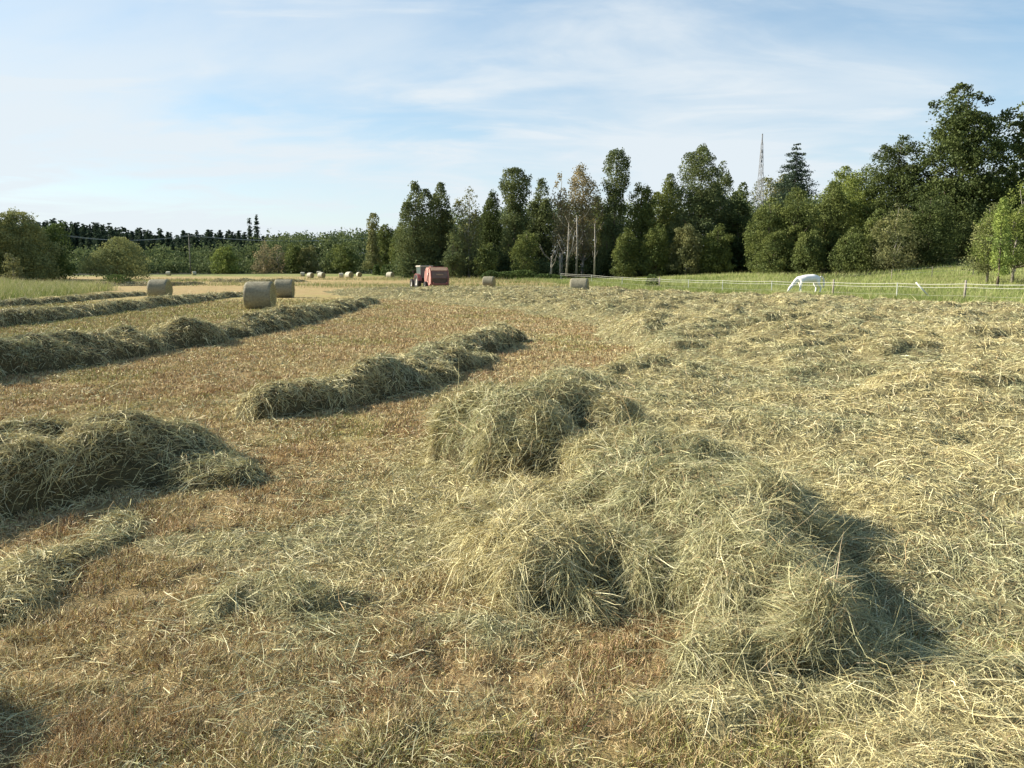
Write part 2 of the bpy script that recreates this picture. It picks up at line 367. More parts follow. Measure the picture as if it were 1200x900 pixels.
# ------------------------------------------------------------------ ground sheet
def ground():
    r = np.concatenate([[0.0], .6*np.exp(np.linspace(0, math.log(3200/.6), 430))])
    a = np.radians(np.concatenate([np.linspace(-56, 56, 420), np.linspace(60, 300, 60)])); n = len(a)
    rr, aa = np.meshgrid(r, a, indexing='ij'); X = rr*np.sin(aa); Y = rr*np.cos(aa); Z = terr(X, Y)-.004
    mic = (fbm(X, Y, .15, 5, 2)-.5)*.06*sstep(26, 8, rr); Z = Z+mic-.006
    i = np.arange(len(r)-1)[:, None]; j = np.arange(n)[None]
    F = np.stack([i*n+j+0*i, (i+1)*n+j, (i+1)*n+(j+1) % n, i*n+(j+1) % n], 2).reshape(-1, 4)
    x, y = X.ravel(), Y.ravel(); wob = (fbm(x, y, 3, 8, 3)-.5)*2
    right = sstep(-.8, .8, x-(fence_x(y)-4.2)+wob); left = sstep(-.8, .8, left_x(y)-x+wob)
    far = sstep(150, 175, y+8*wob); back = sstep(5, -5, y)*0
    mead = np.clip(np.maximum(np.maximum(right, left), far), 0, 1)
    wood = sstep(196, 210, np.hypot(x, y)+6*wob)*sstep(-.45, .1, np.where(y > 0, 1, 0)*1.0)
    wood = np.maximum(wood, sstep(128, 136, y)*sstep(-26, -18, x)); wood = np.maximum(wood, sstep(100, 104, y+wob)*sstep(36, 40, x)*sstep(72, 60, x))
    green = zone_green(x, y)
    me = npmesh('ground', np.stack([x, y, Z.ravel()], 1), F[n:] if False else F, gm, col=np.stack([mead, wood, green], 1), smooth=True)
    return tag(obj('ground', me), 'mown hay field of orange stubble with green meadow round it', None, None, 'structure')
gm = bpy.data.materials.new('field_soil'); gm.use_nodes = True
t = gm.node_tree; b = t.nodes['Principled BSDF']; b.inputs['Roughness'].default_value = .95; b.inputs['Specular IOR Level'].default_value = .1
def gn(ty): return t.nodes.new(ty)
at_ = gn('ShaderNodeAttribute'); at_.attribute_name = 'tint'; sp = gn('ShaderNodeSeparateColor'); t.links.new(at_.outputs['Color'], sp.inputs[0])
tco = gn('ShaderNodeTexCoord')
def gnoise(scale, det=6, rough=.6, sx=1, sy=1, rot=0):
    mp = gn('ShaderNodeMapping'); mp.inputs['Scale'].default_value = (sx, sy, 1); mp.inputs['Rotation'].default_value = (0, 0, rot); t.links.new(tco.outputs['Object'], mp.inputs[0])
    nz = gn('ShaderNodeTexNoise'); nz.inputs['Scale'].default_value = scale; nz.inputs['Detail'].default_value = det; nz.inputs['Roughness'].default_value = rough; t.links.new(mp.outputs[0], nz.inputs['Vector']); return nz.outputs[0]
def gramp(fac, stops):
    r = gn('ShaderNodeValToRGB'); e = r.color_ramp.elements
    e[0].position, e[0].color = stops[0][0], (*stops[0][1], 1); e[1].position, e[1].color = stops[-1][0], (*stops[-1][1], 1)
    for p, c in stops[1:-1]:
        q = e.new(p); q.color = (*c, 1)
    t.links.new(fac, r.inputs[0]); return r.outputs[0]
def gmix(f, a, b_, mode='MIX'):
    m = gn('ShaderNodeMixRGB'); m.blend_type = mode
    for i, v in enumerate((f, a, b_)):
        if isinstance(v, (int, float)): m.inputs[i].default_value = v
        elif isinstance(v, tuple): m.inputs[i].default_value = (*v, 1)
        else: t.links.new(v, m.inputs[i])
    return m.outputs[0]
field = gramp(gnoise(9, 8, .75), [(.3, (.12, .07, .033)), (.5, (.31, .21, .10)), (.7, (.50, .38, .19))])
field = gmix(gramp(gnoise(.7, 6, .65), [(.4, (0, 0, 0)), (.62, (.6, .6, .6))]), field, (.44, .34, .16))
fgreen = gramp(gnoise(7, 8, .75), [(.3, (.12, .11, .035)), (.5, (.29, .26, .09)), (.7, (.46, .41, .16))])
field = gmix(sp.outputs[2], field, fgreen)
meadow = gramp(gnoise(3, 8, .7), [(.3, (.06, .085, .02)), (.5, (.16, .19, .055)), (.7, (.27, .27, .10))])
meadow = gmix(gramp(gnoise(.15, 5, .6), [(.42, (0, 0, 0)), (.62, (.7, .7, .7))]), meadow, (.27, .25, .10))
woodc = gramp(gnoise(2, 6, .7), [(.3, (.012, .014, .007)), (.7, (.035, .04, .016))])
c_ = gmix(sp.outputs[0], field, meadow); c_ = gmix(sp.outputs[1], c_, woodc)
t.links.new(c_, b.inputs['Base Color'])
bp = gn('ShaderNodeBump'); bp.inputs['Strength'].default_value = .9; bp.inputs['Distance'].default_value = .05; t.links.new(gnoise(16, 8, .8), bp.inputs['Height']); t.links.new(bp.outputs[0], b.inputs['Normal'])
ground()

# ------------------------------------------------------------------ hay: windrows, mound, loose hay
W1 = windrow_T(crest([(-420, 572, .55, .44), (-150, 532, .54, .44), (0, 508, .50, .40), (100, 492, .50, .42), (180, 488, .46, .36), (275, 496, .28, .18)], .45), 101)
W2 = windrow_T(crest([(305, 452, .36, .32), (350, 444, .40, .34), (450, 431, .44, .34), (505, 410, .46, .30), (560, 390, .48, .34), (588, 382, .44, .34)], .34), 111)
W2 = np.maximum(W2, windrow_T([(*gp(475, 455), .3, .18), (*gp(520, 436), .34, .22), (*gp(560, 422), .28, .15)], 115))
W3 = windrow_T(crest([(-260, 438, .62, .46), (-60, 414, .62, .44), (60, 402, .60, .42), (160, 390, .58, .42), (240, 380, .58, .40), (310, 370, .58, .40), (370, 358, .60, .38), (415, 350, .60, .36), (436, 346, .5, .3)], .40), 121)
W4 = windrow_T(crest([(-200, 378, .55, .38), (0, 364, .55, .38), (100, 356, .55, .38), (190, 348, .55, .36), (250, 342, .55, .36), (290, 339.5, .5, .3)], .45), 131)
W5 = windrow_T(crest([(-150, 362, .5, .3), (0, 351, .5, .3), (70, 347, .5, .28), (150, 341.5, .5, .26), (170, 340.5, .4, .2)], .35), 141)
W6 = windrow_T([(*gp(-140, 740), .22, .09), (*gp(-20, 712), .21, .08), (*gp(50, 672), .17, .07), (*gp(110, 636), .14, .05), (*gp(150, 608), .10, .04)], 151)
W7 = mound_T([(-2.15, 2.55, .28, .34, .32, .3), (-2.55, 2.35, .5, .5, .42, 0)], 161)
def far_row(l): return [(*at(px, 330, Y)[:2], w_, h_) for px, Y, w_, h_ in l]
W8 = windrow_T(far_row([(118, 98, .9, .45), (165, 100, .9, .45), (190, 99, .8, .4), (232, 103, .8, .35)]), 171)
W9 = windrow_T(far_row([(258, 112, .9, .42), (310, 110, .9, .45), (352, 114, .8, .35)]), 181)
MD_ = mound_T([(.16, 6.65, .80, .85, .66, .1), (.70, 6.30, .40, .60, .50, .2), (1.04, 5.35, .38, .80, .42, .3), (1.28, 4.35, .40, .56, .38, 0), (.76, 4.85, .38, .45, .30, 0), (.16, 4.05, .40, .38, .27, .3),
               (1.10, 3.50, .44, .48, .30, 0), (1.36, 3.3, .30, .34, .14, 0), (.62, 4.0, .34, .34, .20, 0), (-.02, 5.0, .40, .7, .14, 0), (.85, 4.8, .70, 1.7, .20, .30), (1.55, 5.4, .36, .7, .18, 0)], 191)
MD_ = np.maximum(MD_, windrow_T([(.05, 7.0, .45, .42), (.35, 6.5, .48, .44), (.78, 5.9, .40, .33), (1.00, 5.2, .42, .35), (1.12, 4.3, .40, .29), (1.10, 3.6, .34, .22)], 197, .7))
MD_ = MD_+np.clip(MD_*4, 0, 1)*(.13*(cell(GX+.2*GY, GY, .34, 198)-.5)+.05*(fbm(GX, GY, .15, 199, 2)-.5)); MD_ = np.clip(MD_, 0, 2)
LH = loose_T(); LH = LH*sstep(.16, .03, MD_)
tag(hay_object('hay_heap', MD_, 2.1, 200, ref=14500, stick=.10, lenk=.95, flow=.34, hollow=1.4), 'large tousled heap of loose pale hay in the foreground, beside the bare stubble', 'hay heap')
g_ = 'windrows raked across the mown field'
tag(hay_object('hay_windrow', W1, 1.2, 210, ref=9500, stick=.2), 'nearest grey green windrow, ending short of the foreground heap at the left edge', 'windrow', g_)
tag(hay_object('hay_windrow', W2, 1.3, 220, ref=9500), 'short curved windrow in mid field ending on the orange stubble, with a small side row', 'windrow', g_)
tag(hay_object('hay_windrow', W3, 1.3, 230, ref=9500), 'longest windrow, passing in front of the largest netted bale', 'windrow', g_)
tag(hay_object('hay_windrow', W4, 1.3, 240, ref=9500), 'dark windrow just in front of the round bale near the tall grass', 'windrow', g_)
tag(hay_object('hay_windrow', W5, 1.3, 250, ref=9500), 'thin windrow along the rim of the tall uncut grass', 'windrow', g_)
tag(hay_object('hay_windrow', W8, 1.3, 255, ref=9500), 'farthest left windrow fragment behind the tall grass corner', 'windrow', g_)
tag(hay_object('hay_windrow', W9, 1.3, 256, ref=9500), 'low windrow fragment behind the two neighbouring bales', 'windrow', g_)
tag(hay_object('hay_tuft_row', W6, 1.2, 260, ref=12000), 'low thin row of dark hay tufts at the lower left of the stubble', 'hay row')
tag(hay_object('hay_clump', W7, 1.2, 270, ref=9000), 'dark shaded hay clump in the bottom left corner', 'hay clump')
tag(hay_object('loose_hay', LH, 1.2, 280, ref=9500, stick=.12, hollow=.8, core=mat('thin_matted_hay', (.25, .215, .105), .9, col2=(.13, .11, .055), scale=14, bump=.8, bscale=60, spec=.1)), 'loose hay spread over the right half of the field', 'loose hay', None, 'stuff')

ALLT = np.maximum.reduce([W1, W2, W3, W4, W5, W6, W7, W8, W9, MD_, LH])
def edge_mask(x, y):
    wob = (fbm(x, y, 3, 8, 3)-.5)*2
    return sstep(-.8, .8, x-(fence_x(y)-4.2)+wob), sstep(-.8, .8, left_x(y)-x+wob)

def stubble():
    Tm = np.maximum(ALLT[:-1, :-1], ALLT[1:, 1:]); r, l = edge_mask(MX, MY)
    clump = .30+1.4*sstep(.38, .60, fbm(MX, MY, .17, 91, 3))
    wt = CELLA*np.power(np.maximum(MD, 2.3)/3, -1.55)*sstep(.035, .008, Tm)*(1-r)*(1-l)*sstep(60, 40, MD)*clump
    n = int(wt.sum()*17000); Zm = GZ-.006+(fbm(GX, GY, .15, 5, 2)-.5)*.06*sstep(26, 8, GR); P, Nn = scatter(wt, n, Zm); d = np.hypot(P[:, 0], P[:, 1])
    D = unit(np.stack([rng.normal(0, .55, n), rng.normal(0, .55, n), np.ones(n)], 1))
    lay = rng.random(n) < .35; D[lay] = unit(D[lay]*np.array([2.5, 2.5, .35]))
    Ln = rng.uniform(.018, .055, n)*(.6+.8*fbm(P[:, 0], P[:, 1], .17, 91, 3))*np.clip(1+(d-5)*.02, 1, 1.5); Ln[lay] *= 1.3
    W = rng.uniform(.0015, .0036, n)*np.power(np.maximum(d, 3)/3, .9)
    v, f, c = ribbons(P, D, Ln, W, rng.uniform(0, .5, n), stubble_tint(P), 2, grav=.1)
    print('stubble', n)
    o = obj('stubble_grass', npmesh('stubble_grass', v, f, STRAW, col=c)); tag(o, 'short orange and green stubble of the mown field', 'stubble', None, 'stuff')
stubble()
def scattered_stems():
    r, l = edge_mask(MX, MY); Tm = np.maximum(ALLT[:-1, :-1], ALLT[1:, 1:])
    dens = .12+1.1*sstep(.48, .7, fbm(MX, MY, .9, 95, 3))+1.6*sstep(-2.2, -.3, MX)*sstep(3.0, 4.2, MY)*sstep(9, 6, MY)
    wt = CELLA*np.power(np.maximum(MD, 2.3)/3, -1.4)*(1-r)*(1-l)*sstep(55, 40, MD)*dens*sstep(.05, .01, Tm)*(1+3.0*np.clip(blur((ALLT > .03).astype(float), 14)[:-1, :-1], 0, .6))
    n = int(wt.sum()*2100); P, Nn = scatter(wt, n, GZ+.025); d = np.hypot(P[:, 0], P[:, 1])
    th = 2*pi*fbm(P[:, 0], P[:, 1], .7, 97, 2)*2+rng.normal(0, .7, n)
    D = unit(np.stack([np.cos(th), np.sin(th), rng.normal(.03, .15, n)], 1))
    Ln = np.clip(rng.gamma(1.6, .045, n), .02, .38); W = rng.uniform(.0012, .0030, n)*np.power(np.maximum(d, 3)/3, .88)
    v, f, c = ribbons(P, D, Ln, W, rng.uniform(0, .4, n), hay_tint(P), 3, grav=.12)
    print('stems', n)
    o = obj('scattered_stems', npmesh('scattered_stems', v, f, STRAW, col=c)); tag(o, 'single hay stems strewn over the stubble', 'hay stems', None, 'stuff')
scattered_stems()
def grass(name, label, maskf, n, hmin, hmax, seed, seedhead=.2, tone=((.12, .16, .035), (.28, .29, .10))):
    wt = CELLA*np.power(np.maximum(MD, 10)/30, -1.0)*maskf; P, Nn = scatter(wt, n, GZ-.02); d = np.hypot(P[:, 0], P[:, 1])
    k = fbm(P[:, 0], P[:, 1], 5, seed, 3)
    D = unit(np.stack([rng.normal(.08, .22, n), rng.normal(0, .22, n), np.ones(n)], 1))
    Ln = rng.uniform(hmin, hmax, n)*(.55+.8*k)*(1-.55*sstep(4.5, 2.5, np.hypot(P[:, 0]-25.0, (P[:, 1]-65)*.5))); W = rng.uniform(.005, .012, n)*np.power(np.maximum(d, 20)/30, .85)*1.6
    c = lerp(tone[0], tone[1], np.clip((k-.5)*2.5+rng.random(n), 0, 1)); s = rng.random(n) < seedhead
    c[s] = lerp((.46, .41, .23), (.34, .29, .16), rng.random(s.sum())); Ln[s] *= 1.2; W[s] *= .6
    v, f, c = ribbons(P, D, Ln, W, rng.uniform(.05, .45, n), c, 2, grav=.3, tip=.1)
    o = obj(name, npmesh(name, v, f, BLADE, col=c)); return tag(o, label, 'grass', None, 'stuff')
rm, lm = edge_mask(MX, MY)
grass('pasture_grass', 'green pasture grass along the tape fence and behind it', rm*sstep(128, 118, MD)*(.4+sstep(12, 0, MX-fence_x(MY))), 110000, .25, .55, 301, .12, ((.16, .21, .045), (.33, .36, .12)))
grass('tall_grass', 'tall uncut grass with brownish tops on the left', lm*sstep(128, 120, MD), 70000, .6, 1.05, 311, .25, ((.13, .17, .04), (.30, .31, .11)))
grass('meadow_grass', 'rough grass and weeds on the far side of the mown field', (1-rm)*(1-lm)*sstep(88, 96, MY)*sstep(.45, .6, fbm(MX*.25, MY, 4, 321, 2)), 14000, .2, .6, 321, .3, ((.12, .16, .035), (.27, .27, .10)))

# ------------------------------------------------------------------ round bales
NET = mat('net_wrapped_hay', (.29, .265, .18), .75, col2=(.18, .16, .105), scale=9, bump=.5, bscale=45, spec=.2)
END = mat('bale_end_straw', (.42, .37, .19), .9, col2=(.22, .18, .085), scale=22, bump=1.0, bscale=50, spec=.1)
PALE = mat('pale_wrapped_hay', (.50, .47, .35), .7, col2=(.38, .35, .25), scale=8, bump=.3, spec=.3)
def bale_meshes(seed, barrel, dia=1.35, wid=1.22):
    n = 64; m = 22; R = dia/2; V = []; xs = np.linspace(-wid/2, wid/2, m); ang = np.linspace(0, 2*pi, n, endpoint=False)
    XX, TT = np.meshgrid(xs, ang, indexing='ij'); e = (np.abs(XX)/(wid/2)); rr = R-.045*np.clip((e-.86)/.14, 0, 1)**2
    rr = rr+.012*(fbm(XX*3+seed, TT*6, 1.0, seed, 3)-.5)*2+.006*np.sin(XX*60)+.018*(fbm(XX*.5+9, np.cos(TT)*2+3, .8, seed+4, 2)-.5)*2
    Z = rr*np.sin(TT); Z = np.where(Z < -R*.94, -R*.94, Z); V = np.stack([XX.ravel(), (rr*np.cos(TT)).ravel(), Z.ravel()+R*.94], 1)
    i = np.arange(m-1)[:, None]; j = np.arange(n)[None]; F = np.stack([i*n+j+0*i, i*n+(j+1) % n, (i+1)*n+(j+1) % n, (i+1)*n+j+0*i], 2).reshape(-1, 4)
    side = npmesh('net_wrapped_side', V, F, barrel, smooth=True)
    ends = []
    for s in (0, m-1):
        rad = np.linspace(1, .02, 16); sg = -1 if s == 0 else 1
        P0 = V.reshape(m, n, 3)[s]; c = P0.mean(0); A, B = np.meshgrid(rad, np.arange(n), indexing='ij')
        Q = c+(P0[B]-c)*A[..., None]; Q[..., 0] += sg*(.022*(1-A**6)+.02*np.sin(A*42+ang[B])*(A < .97)*.5+.015*(fbm(Q[..., 1]*1.0, Q[..., 2], .12, seed+s, 2)-.5)*(A < .97))
        i2 = np.arange(15)[:, None]; F2 = np.stack([i2*n+j+0*i2, i2*n+(j+1) % n, (i2+1)*n+(j+1) % n, (i2+1)*n+j+0*i2], 2).reshape(-1, 4)
        if sg > 0: F2 = F2[:, ::-1]
        V2 = Q.reshape(-1, 3); nb = len(V2); k = 900
        th = rng.random(k)*2*pi; ra = np.sqrt(rng.random(k))*R*.97
        Pp = np.stack([np.full(k, c[0]+sg*.01), ra*np.cos(th), np.maximum(ra*np.sin(th), -R*.9)+R*.94], 1)
        Dd = unit(np.stack([sg*rng.uniform(.1, .9, k), -np.sin(th)+rng.normal(0, .5, k), np.cos(th)+rng.normal(0, .5, k)], 1))
        v, f, cc = ribbons(Pp, Dd, rng.uniform(.04, .14, k), np.full(k, .006), rng.uniform(0, .5, k), hay_tint(Pp), 2)
        ends.append(npmesh('straw_end', np.concatenate([V2, v]), np.concatenate([F2, f+nb]), [END, STRAW], np.r_[np.zeros(len(F2), int), np.ones(len(f), int)],
                           np.concatenate([np.ones((nb, 3)), cc]), smooth=np.r_[np.ones(len(F2), bool), np.zeros(len(f), bool)]))
    return side, ends
proto = [bale_meshes(3, NET), bale_meshes(8, NET), bale_meshes(12, PALE)]
BALES = [  # px of middle, depth, rotation of the axis from X, which, scale, label
    (304, 38.2, 3, 0, 1.0, 'largest net wrapped round bale, in front of its smaller neighbour'),
    (333, 57, 6, 1, .98, 'round bale partly hidden by the largest bale at its left'),
    (187, 55, 2, 1, 1.0, 'round bale beside the corner of the tall grass'),
    (573, 92, -14, 0, 1.0, 'round bale near the hedge, just right of the red baler'),
    (679, 61, -12, 1, 1.05, 'round bale with bright straw end in front of the birches, before the fence'),
    (198, 172, 4, 2, .95, 'pale far bale straight behind the bale by the tall grass'),
    (228, 178, 30, 2, .9, 'pale far bale alone between tall grass corner and bushy round tree'),
    (355, 165, 10, 2, .9, 'leftmost far bale of the loose cluster right of the bale pair'),
    (364, 140, -32, 2, 1.0, 'far bale second in the loose cluster, end turned to the viewer'),
    (374, 176, 10, 2, .95, 'farthest small bale of the loose cluster, above the others'),
    (377, 136, -30, 2, 1.05, 'nearest far bale of the loose cluster, with a shaded end'),
    (400, 150, 15, 2, .9, 'small brownish far bale left of the bright one'),
    (409.5, 134, -38, 2, 1.15, 'bright far bale with dark end, between two smaller ones'),
    (421, 158, -60, 2, 1.0, 'far bale standing right of the bright dark ended one'),
    (457.5, 133, -28, 2, 1.1, 'lone far bale halfway between the bale cluster and the tractor'),
    (532, 142, 10, 2, .9, 'pale far bale peeping out just right of the baler'),
    (551, 145, 10, 2, .9, 'pale far bale behind the fence, left of the long hedge'),
]
for px, Y, rot, k, s, lab in BALES:
    x, y, _ = at(px, 330, Y); e = empty('hay_bale', (x, y, float(terr(x, y))-.02), radians(rot)); s = s*(.72 if Y > 120 else 1.0); e.scale = (s, s, s)
    side, ends = proto[k]; obj('net_wrapped_side', side, e)
    for q in ends: obj('straw_end', q, e)
    tag(e, lab, 'hay bale', 'round hay bales on the mown field')

# ------------------------------------------------------------------ trees
BARK = mat('grey_brown_bark', (.16, .125, .09), .9, var=.5, scale=4, bump=.5)
PBARK = mat('pale_bark', (.36, .33, .27), .8, col2=(.17, .15, .12), scale=2.5, bump=.3)
def foliage(c): return leafmat('foliage', tuple(q*1.18 for q in c), trans=.28, var=.30, scale=.35, gloss=.008)
FO = {'dark': foliage((0.067, 0.086, 0.029)), 'mid': foliage((0.113, 0.134, 0.042)), 'poplar': foliage((0.105, 0.126, 0.052)), 'light': foliage((.155, .185, .050)), 'brown': foliage((0.243, 0.204, 0.111)), 'olive': foliage((0.166, 0.168, 0.072)),
      'spruce': foliage((.042, .062, .038)), 'farwood': foliage((0.095, 0.120, 0.050)), 'lime': foliage((.22, .27, .075)), 'willow': foliage((0.192, 0.204, 0.085)), 'shrub': foliage((0.077, 0.108, 0.034)), 'twig': foliage((.13, .11, .06))}

def leafquads(C, size, out=None, flat=.3):
    n = len(C); nrm = rng.normal(size=(n, 3)); nrm[:, 2] += flat
    if out is not None: nrm += out*.8
    nrm = unit(nrm); u = unit(np.cross(nrm, rng.normal(size=(n, 3)))); v = np.cross(nrm, u); s = (size*rng.uniform(.55, 1.3, n))[:, None]
    a = rng.uniform(.55, 1, (n, 1))
    V = np.stack([C-u*s*.5, C-v*s*.5*a+nrm*s*.10, C+u*s*.5, C+v*s*.5*a+nrm*s*.10], 1).reshape(-1, 3)
    return V, np.arange(n*4).reshape(-1, 4)
def trunk_mb(H, r, lean=(0, 0), wob=.25, n=7):
    pts = []; rad = []
    for i in range(n):
        t_ = i/(n-1); pts.append((lean[0]*t_*H+rng.normal(0, wob)*t_, lean[1]*t_*H+rng.normal(0, wob)*t_, t_*H)); rad.append(r*(1-.85*t_)*(1.25 if i == 0 else 1))
    return pts, rad
def env(kind, t):
    if kind == 'poplar': return np.interp(t, [0, .06, .25, .6, .85, 1], [.6, .9, 1.0, .88, .66, .2])
    if kind == 'oak': return np.interp(t, [0, .12, .35, .6, .82, .95, 1], [.45, .8, 1.0, .98, .78, .45, .2])
    if kind == 'shrub': return np.interp(t, [0, .15, .45, .75, 1], [.8, .98, 1.0, .78, .3])
    if kind == 'high': return np.interp(t, [0, .2, .5, .62, .75, .9, 1], [.85, .9, .62, .42, .75, .8, .4])
    if kind == 'cone': return np.interp(t, [0, .1, 1], [.9, 1, .03])
    return 1-t*.5
def tree(name, px, top, Y, hw, kind='poplar', fol='mid', bark=None, base=.06, dens=1.0, leaf=None, trunk_r=None, label='', cat='tree', group=None, gap=0.5, nclump=None, limbs=9, fillk=None, clump=1.0):
    """px, top: where the tip shows; hw: half width of the crown in photo pixels"""
    x, y, zt = at(px, top, Y); zb = float(terr(x, y)); H = zt-zb; R = (1.32 if kind == 'poplar' else 1.2)*hw*Y/FPX; root = empty(name, (x, y, zb)); bark = bark or BARK
    px_m = Y/FPX; r0 = trunk_r or max(.12, H*.014)
    mb = MB(); pts, rad = trunk_mb(H*.93, r0); mb.tube(pts, rad, 7)
    nc = (nclump or int(40+H*R*1.7)); tt = rng.random(nc)**.9; cb = base*H; hh = cb+tt*(H-cb)
    phi = rng.random(nc)*2*pi; e = env(kind, tt)*R
    lob = .66+.5*vnoise(phi*1.2+40, hh*2.2/max(R, 1)+rng.random()*50, 1.0, int(rng.integers(1000)))    # uneven outline
    ns = 1 if kind == 'high' or hw < 10 else (3 if kind in ('poplar', 'shrub') else 5); sub = rng.integers(ns, size=nc)
    sa = rng.random()*6.3+np.arange(ns)*2*pi/ns; sr = (.42 if ns > 1 else 0)*R*rng.uniform(.6, 1.2, ns); sx_, sy_ = sr*np.cos(sa), sr*np.sin(sa); st = np.r_[1.0, rng.uniform(.70, .97, ns-1)]; sx_[0] *= .4; sy_[0] *= .4; sR = .68 if ns > 1 else 1.0
    sx_ = sx_*np.clip(1, 0, 1); hh = cb+tt*(H*st[sub]-cb)
    rr = sR*e*lob*np.sqrt(rng.uniform(gap*gap, 1, nc)); C = np.stack([rr*np.cos(phi)+sx_[sub], rr*np.sin(phi)+sy_[sub], hh], 1)
    ax = np.array([np.interp(hh, [p[2] for p in pts], [p[k] for p in pts]) for k in (0, 1)]).T; C[:, :2] += ax
    for i in rng.choice(nc, min(nc, limbs), replace=False):
        c = C[i]; hb = max(.15*H, c[2]-rr[i]*rng.uniform(.8, 1.5)-.05*H); bx = np.interp(hb, [p[2] for p in pts], [p[0] for p in pts]); by = np.interp(hb, [p[2] for p in pts], [p[1] for p in pts])
        m_ = ((bx+c[0])/2+rng.normal(0, .2), (by+c[1])/2+rng.normal(0, .2), hb+(c[2]-hb)*.42); rl = r0*(1-.85*hb/H)*.62
        mb.tube([(bx, by, hb), m_, tuple(c)], [rl, rl*.7, rl*.25], 5)
    mb.build('trunk', bark, root, smooth=True)
    lf = leaf or max(.16, 1.9*px_m); cr = np.clip(.22*R+.35, .55, 2.2)*rng.uniform(.6, 1.25, nc)*(1-.45*tt)*clump
    area = (2*hw)*(H/px_m)*.78*dens; nl = int(area*2.9*(1.9*px_m/lf)**2); per = cr**2; k = rng.choice(nc, nl, p=per/per.sum())
    dirn = unit(rng.normal(size=(nl, 3))); rad_ = rng.power(2.2, nl)*cr[k]; off = dirn*rad_[:, None]*np.array([1, 1, 1.15 if kind in ('poplar', 'high') else .75])
    P = C[k]+off
    nf = int(nl*1.0*dens); fs = rng.integers(ns, size=nf); ft = rng.random(nf)**.95; fh = cb+ft*(H*st[fs]-cb); fa = rng.random(nf)*2*pi; fr = sR*env(kind, ft)*R*.9*np.sqrt(rng.random(nf))
    Q = np.stack([fr*np.cos(fa)+sx_[fs], fr*np.sin(fa)+sy_[fs], fh], 1); ms = max(1.1, .35*R); sd_ = int(rng.integers(999)); dn = vnoise(Q[:, 0]+Q[:, 1]*.6, Q[:, 2], ms, sd_)*.5+vnoise(Q[:, 1]-Q[:, 0]*.4, Q[:, 2], ms, sd_+1)*.5
    keepf = dn > (fillk if fillk else .36); Q = Q[keepf]; Q[:, 0] += np.interp(Q[:, 2], [p[2] for p in pts], [p[0] for p in pts]); P = np.concatenate([P, Q]); dirn = np.concatenate([dirn, unit(rng.normal(size=(len(Q), 3)))])
    P[:, 2] = np.maximum(P[:, 2], .1 if base < .15 else base*H*.6)
    V, F = leafquads(P, lf, dirn); obj('crown', npmesh('crown', V, F, FO[fol]), root)
    return tag(root, label, cat, group)
def spruce(name, px, top, Y, hw, label, group=None, fol='spruce', layers=22):
    x, y, zt = at(px, top, Y); zb = float(terr(x, y)); H = zt-zb; R = hw*Y/FPX; root = empty(name, (x, y, zb))
    V, F = spruce_mesh(H, R, layers, Y); MB().tube([(0, 0, 0), (0, 0, H*.6), (0, 0, H*.985)], [H*.012, H*.006, .02], 6).build('trunk', BARK, root, smooth=True)
    obj('crown', npmesh('crown', V, F, FO[fol]), root); return tag(root, label, 'spruce', group)
def spruce_mesh(H, R, layers, Y, visible=.5):
    VV = []; SS = []; bs = max(.3, 1.7*Y/FPX)
    for i in range(layers):
        t_ = (i+.5)/layers; h = H*(1-t_*.88); r = (R*(t_**.8)+.02*H)*rng.uniform(.8, 1.12); nb = int(7+t_*9); a0 = rng.random()*6
        for b_ in range(nb):
            a = a0+2*pi*b_/nb+rng.normal(0, .15); rb = r*rng.uniform(.7, 1.15); m_ = max(3, int(rb/(.9*Y/FPX)/1.1)); s = np.linspace(.12, 1, m_)
            dh = rng.uniform(-.55, .55)*H/layers; sag = dh-.28*rb*s+.16*rb*s**3
            q = np.stack([np.cos(a)*rb*s, np.sin(a)*rb*s, h+sag], 1); 
            for _ in range(5): VV.append(q+rng.normal(0, .06+.05*rb+.25*H/layers, q.shape)*np.array([1, 1, .6])*(.35+.65*min(1, t_*2))); SS.append(np.full(m_, min(bs, .35*r+.35)))
    P = np.concatenate(VV); P[:, 2] = np.minimum(P[:, 2], H); return leafquads(P, np.concatenate(SS), None, .3)

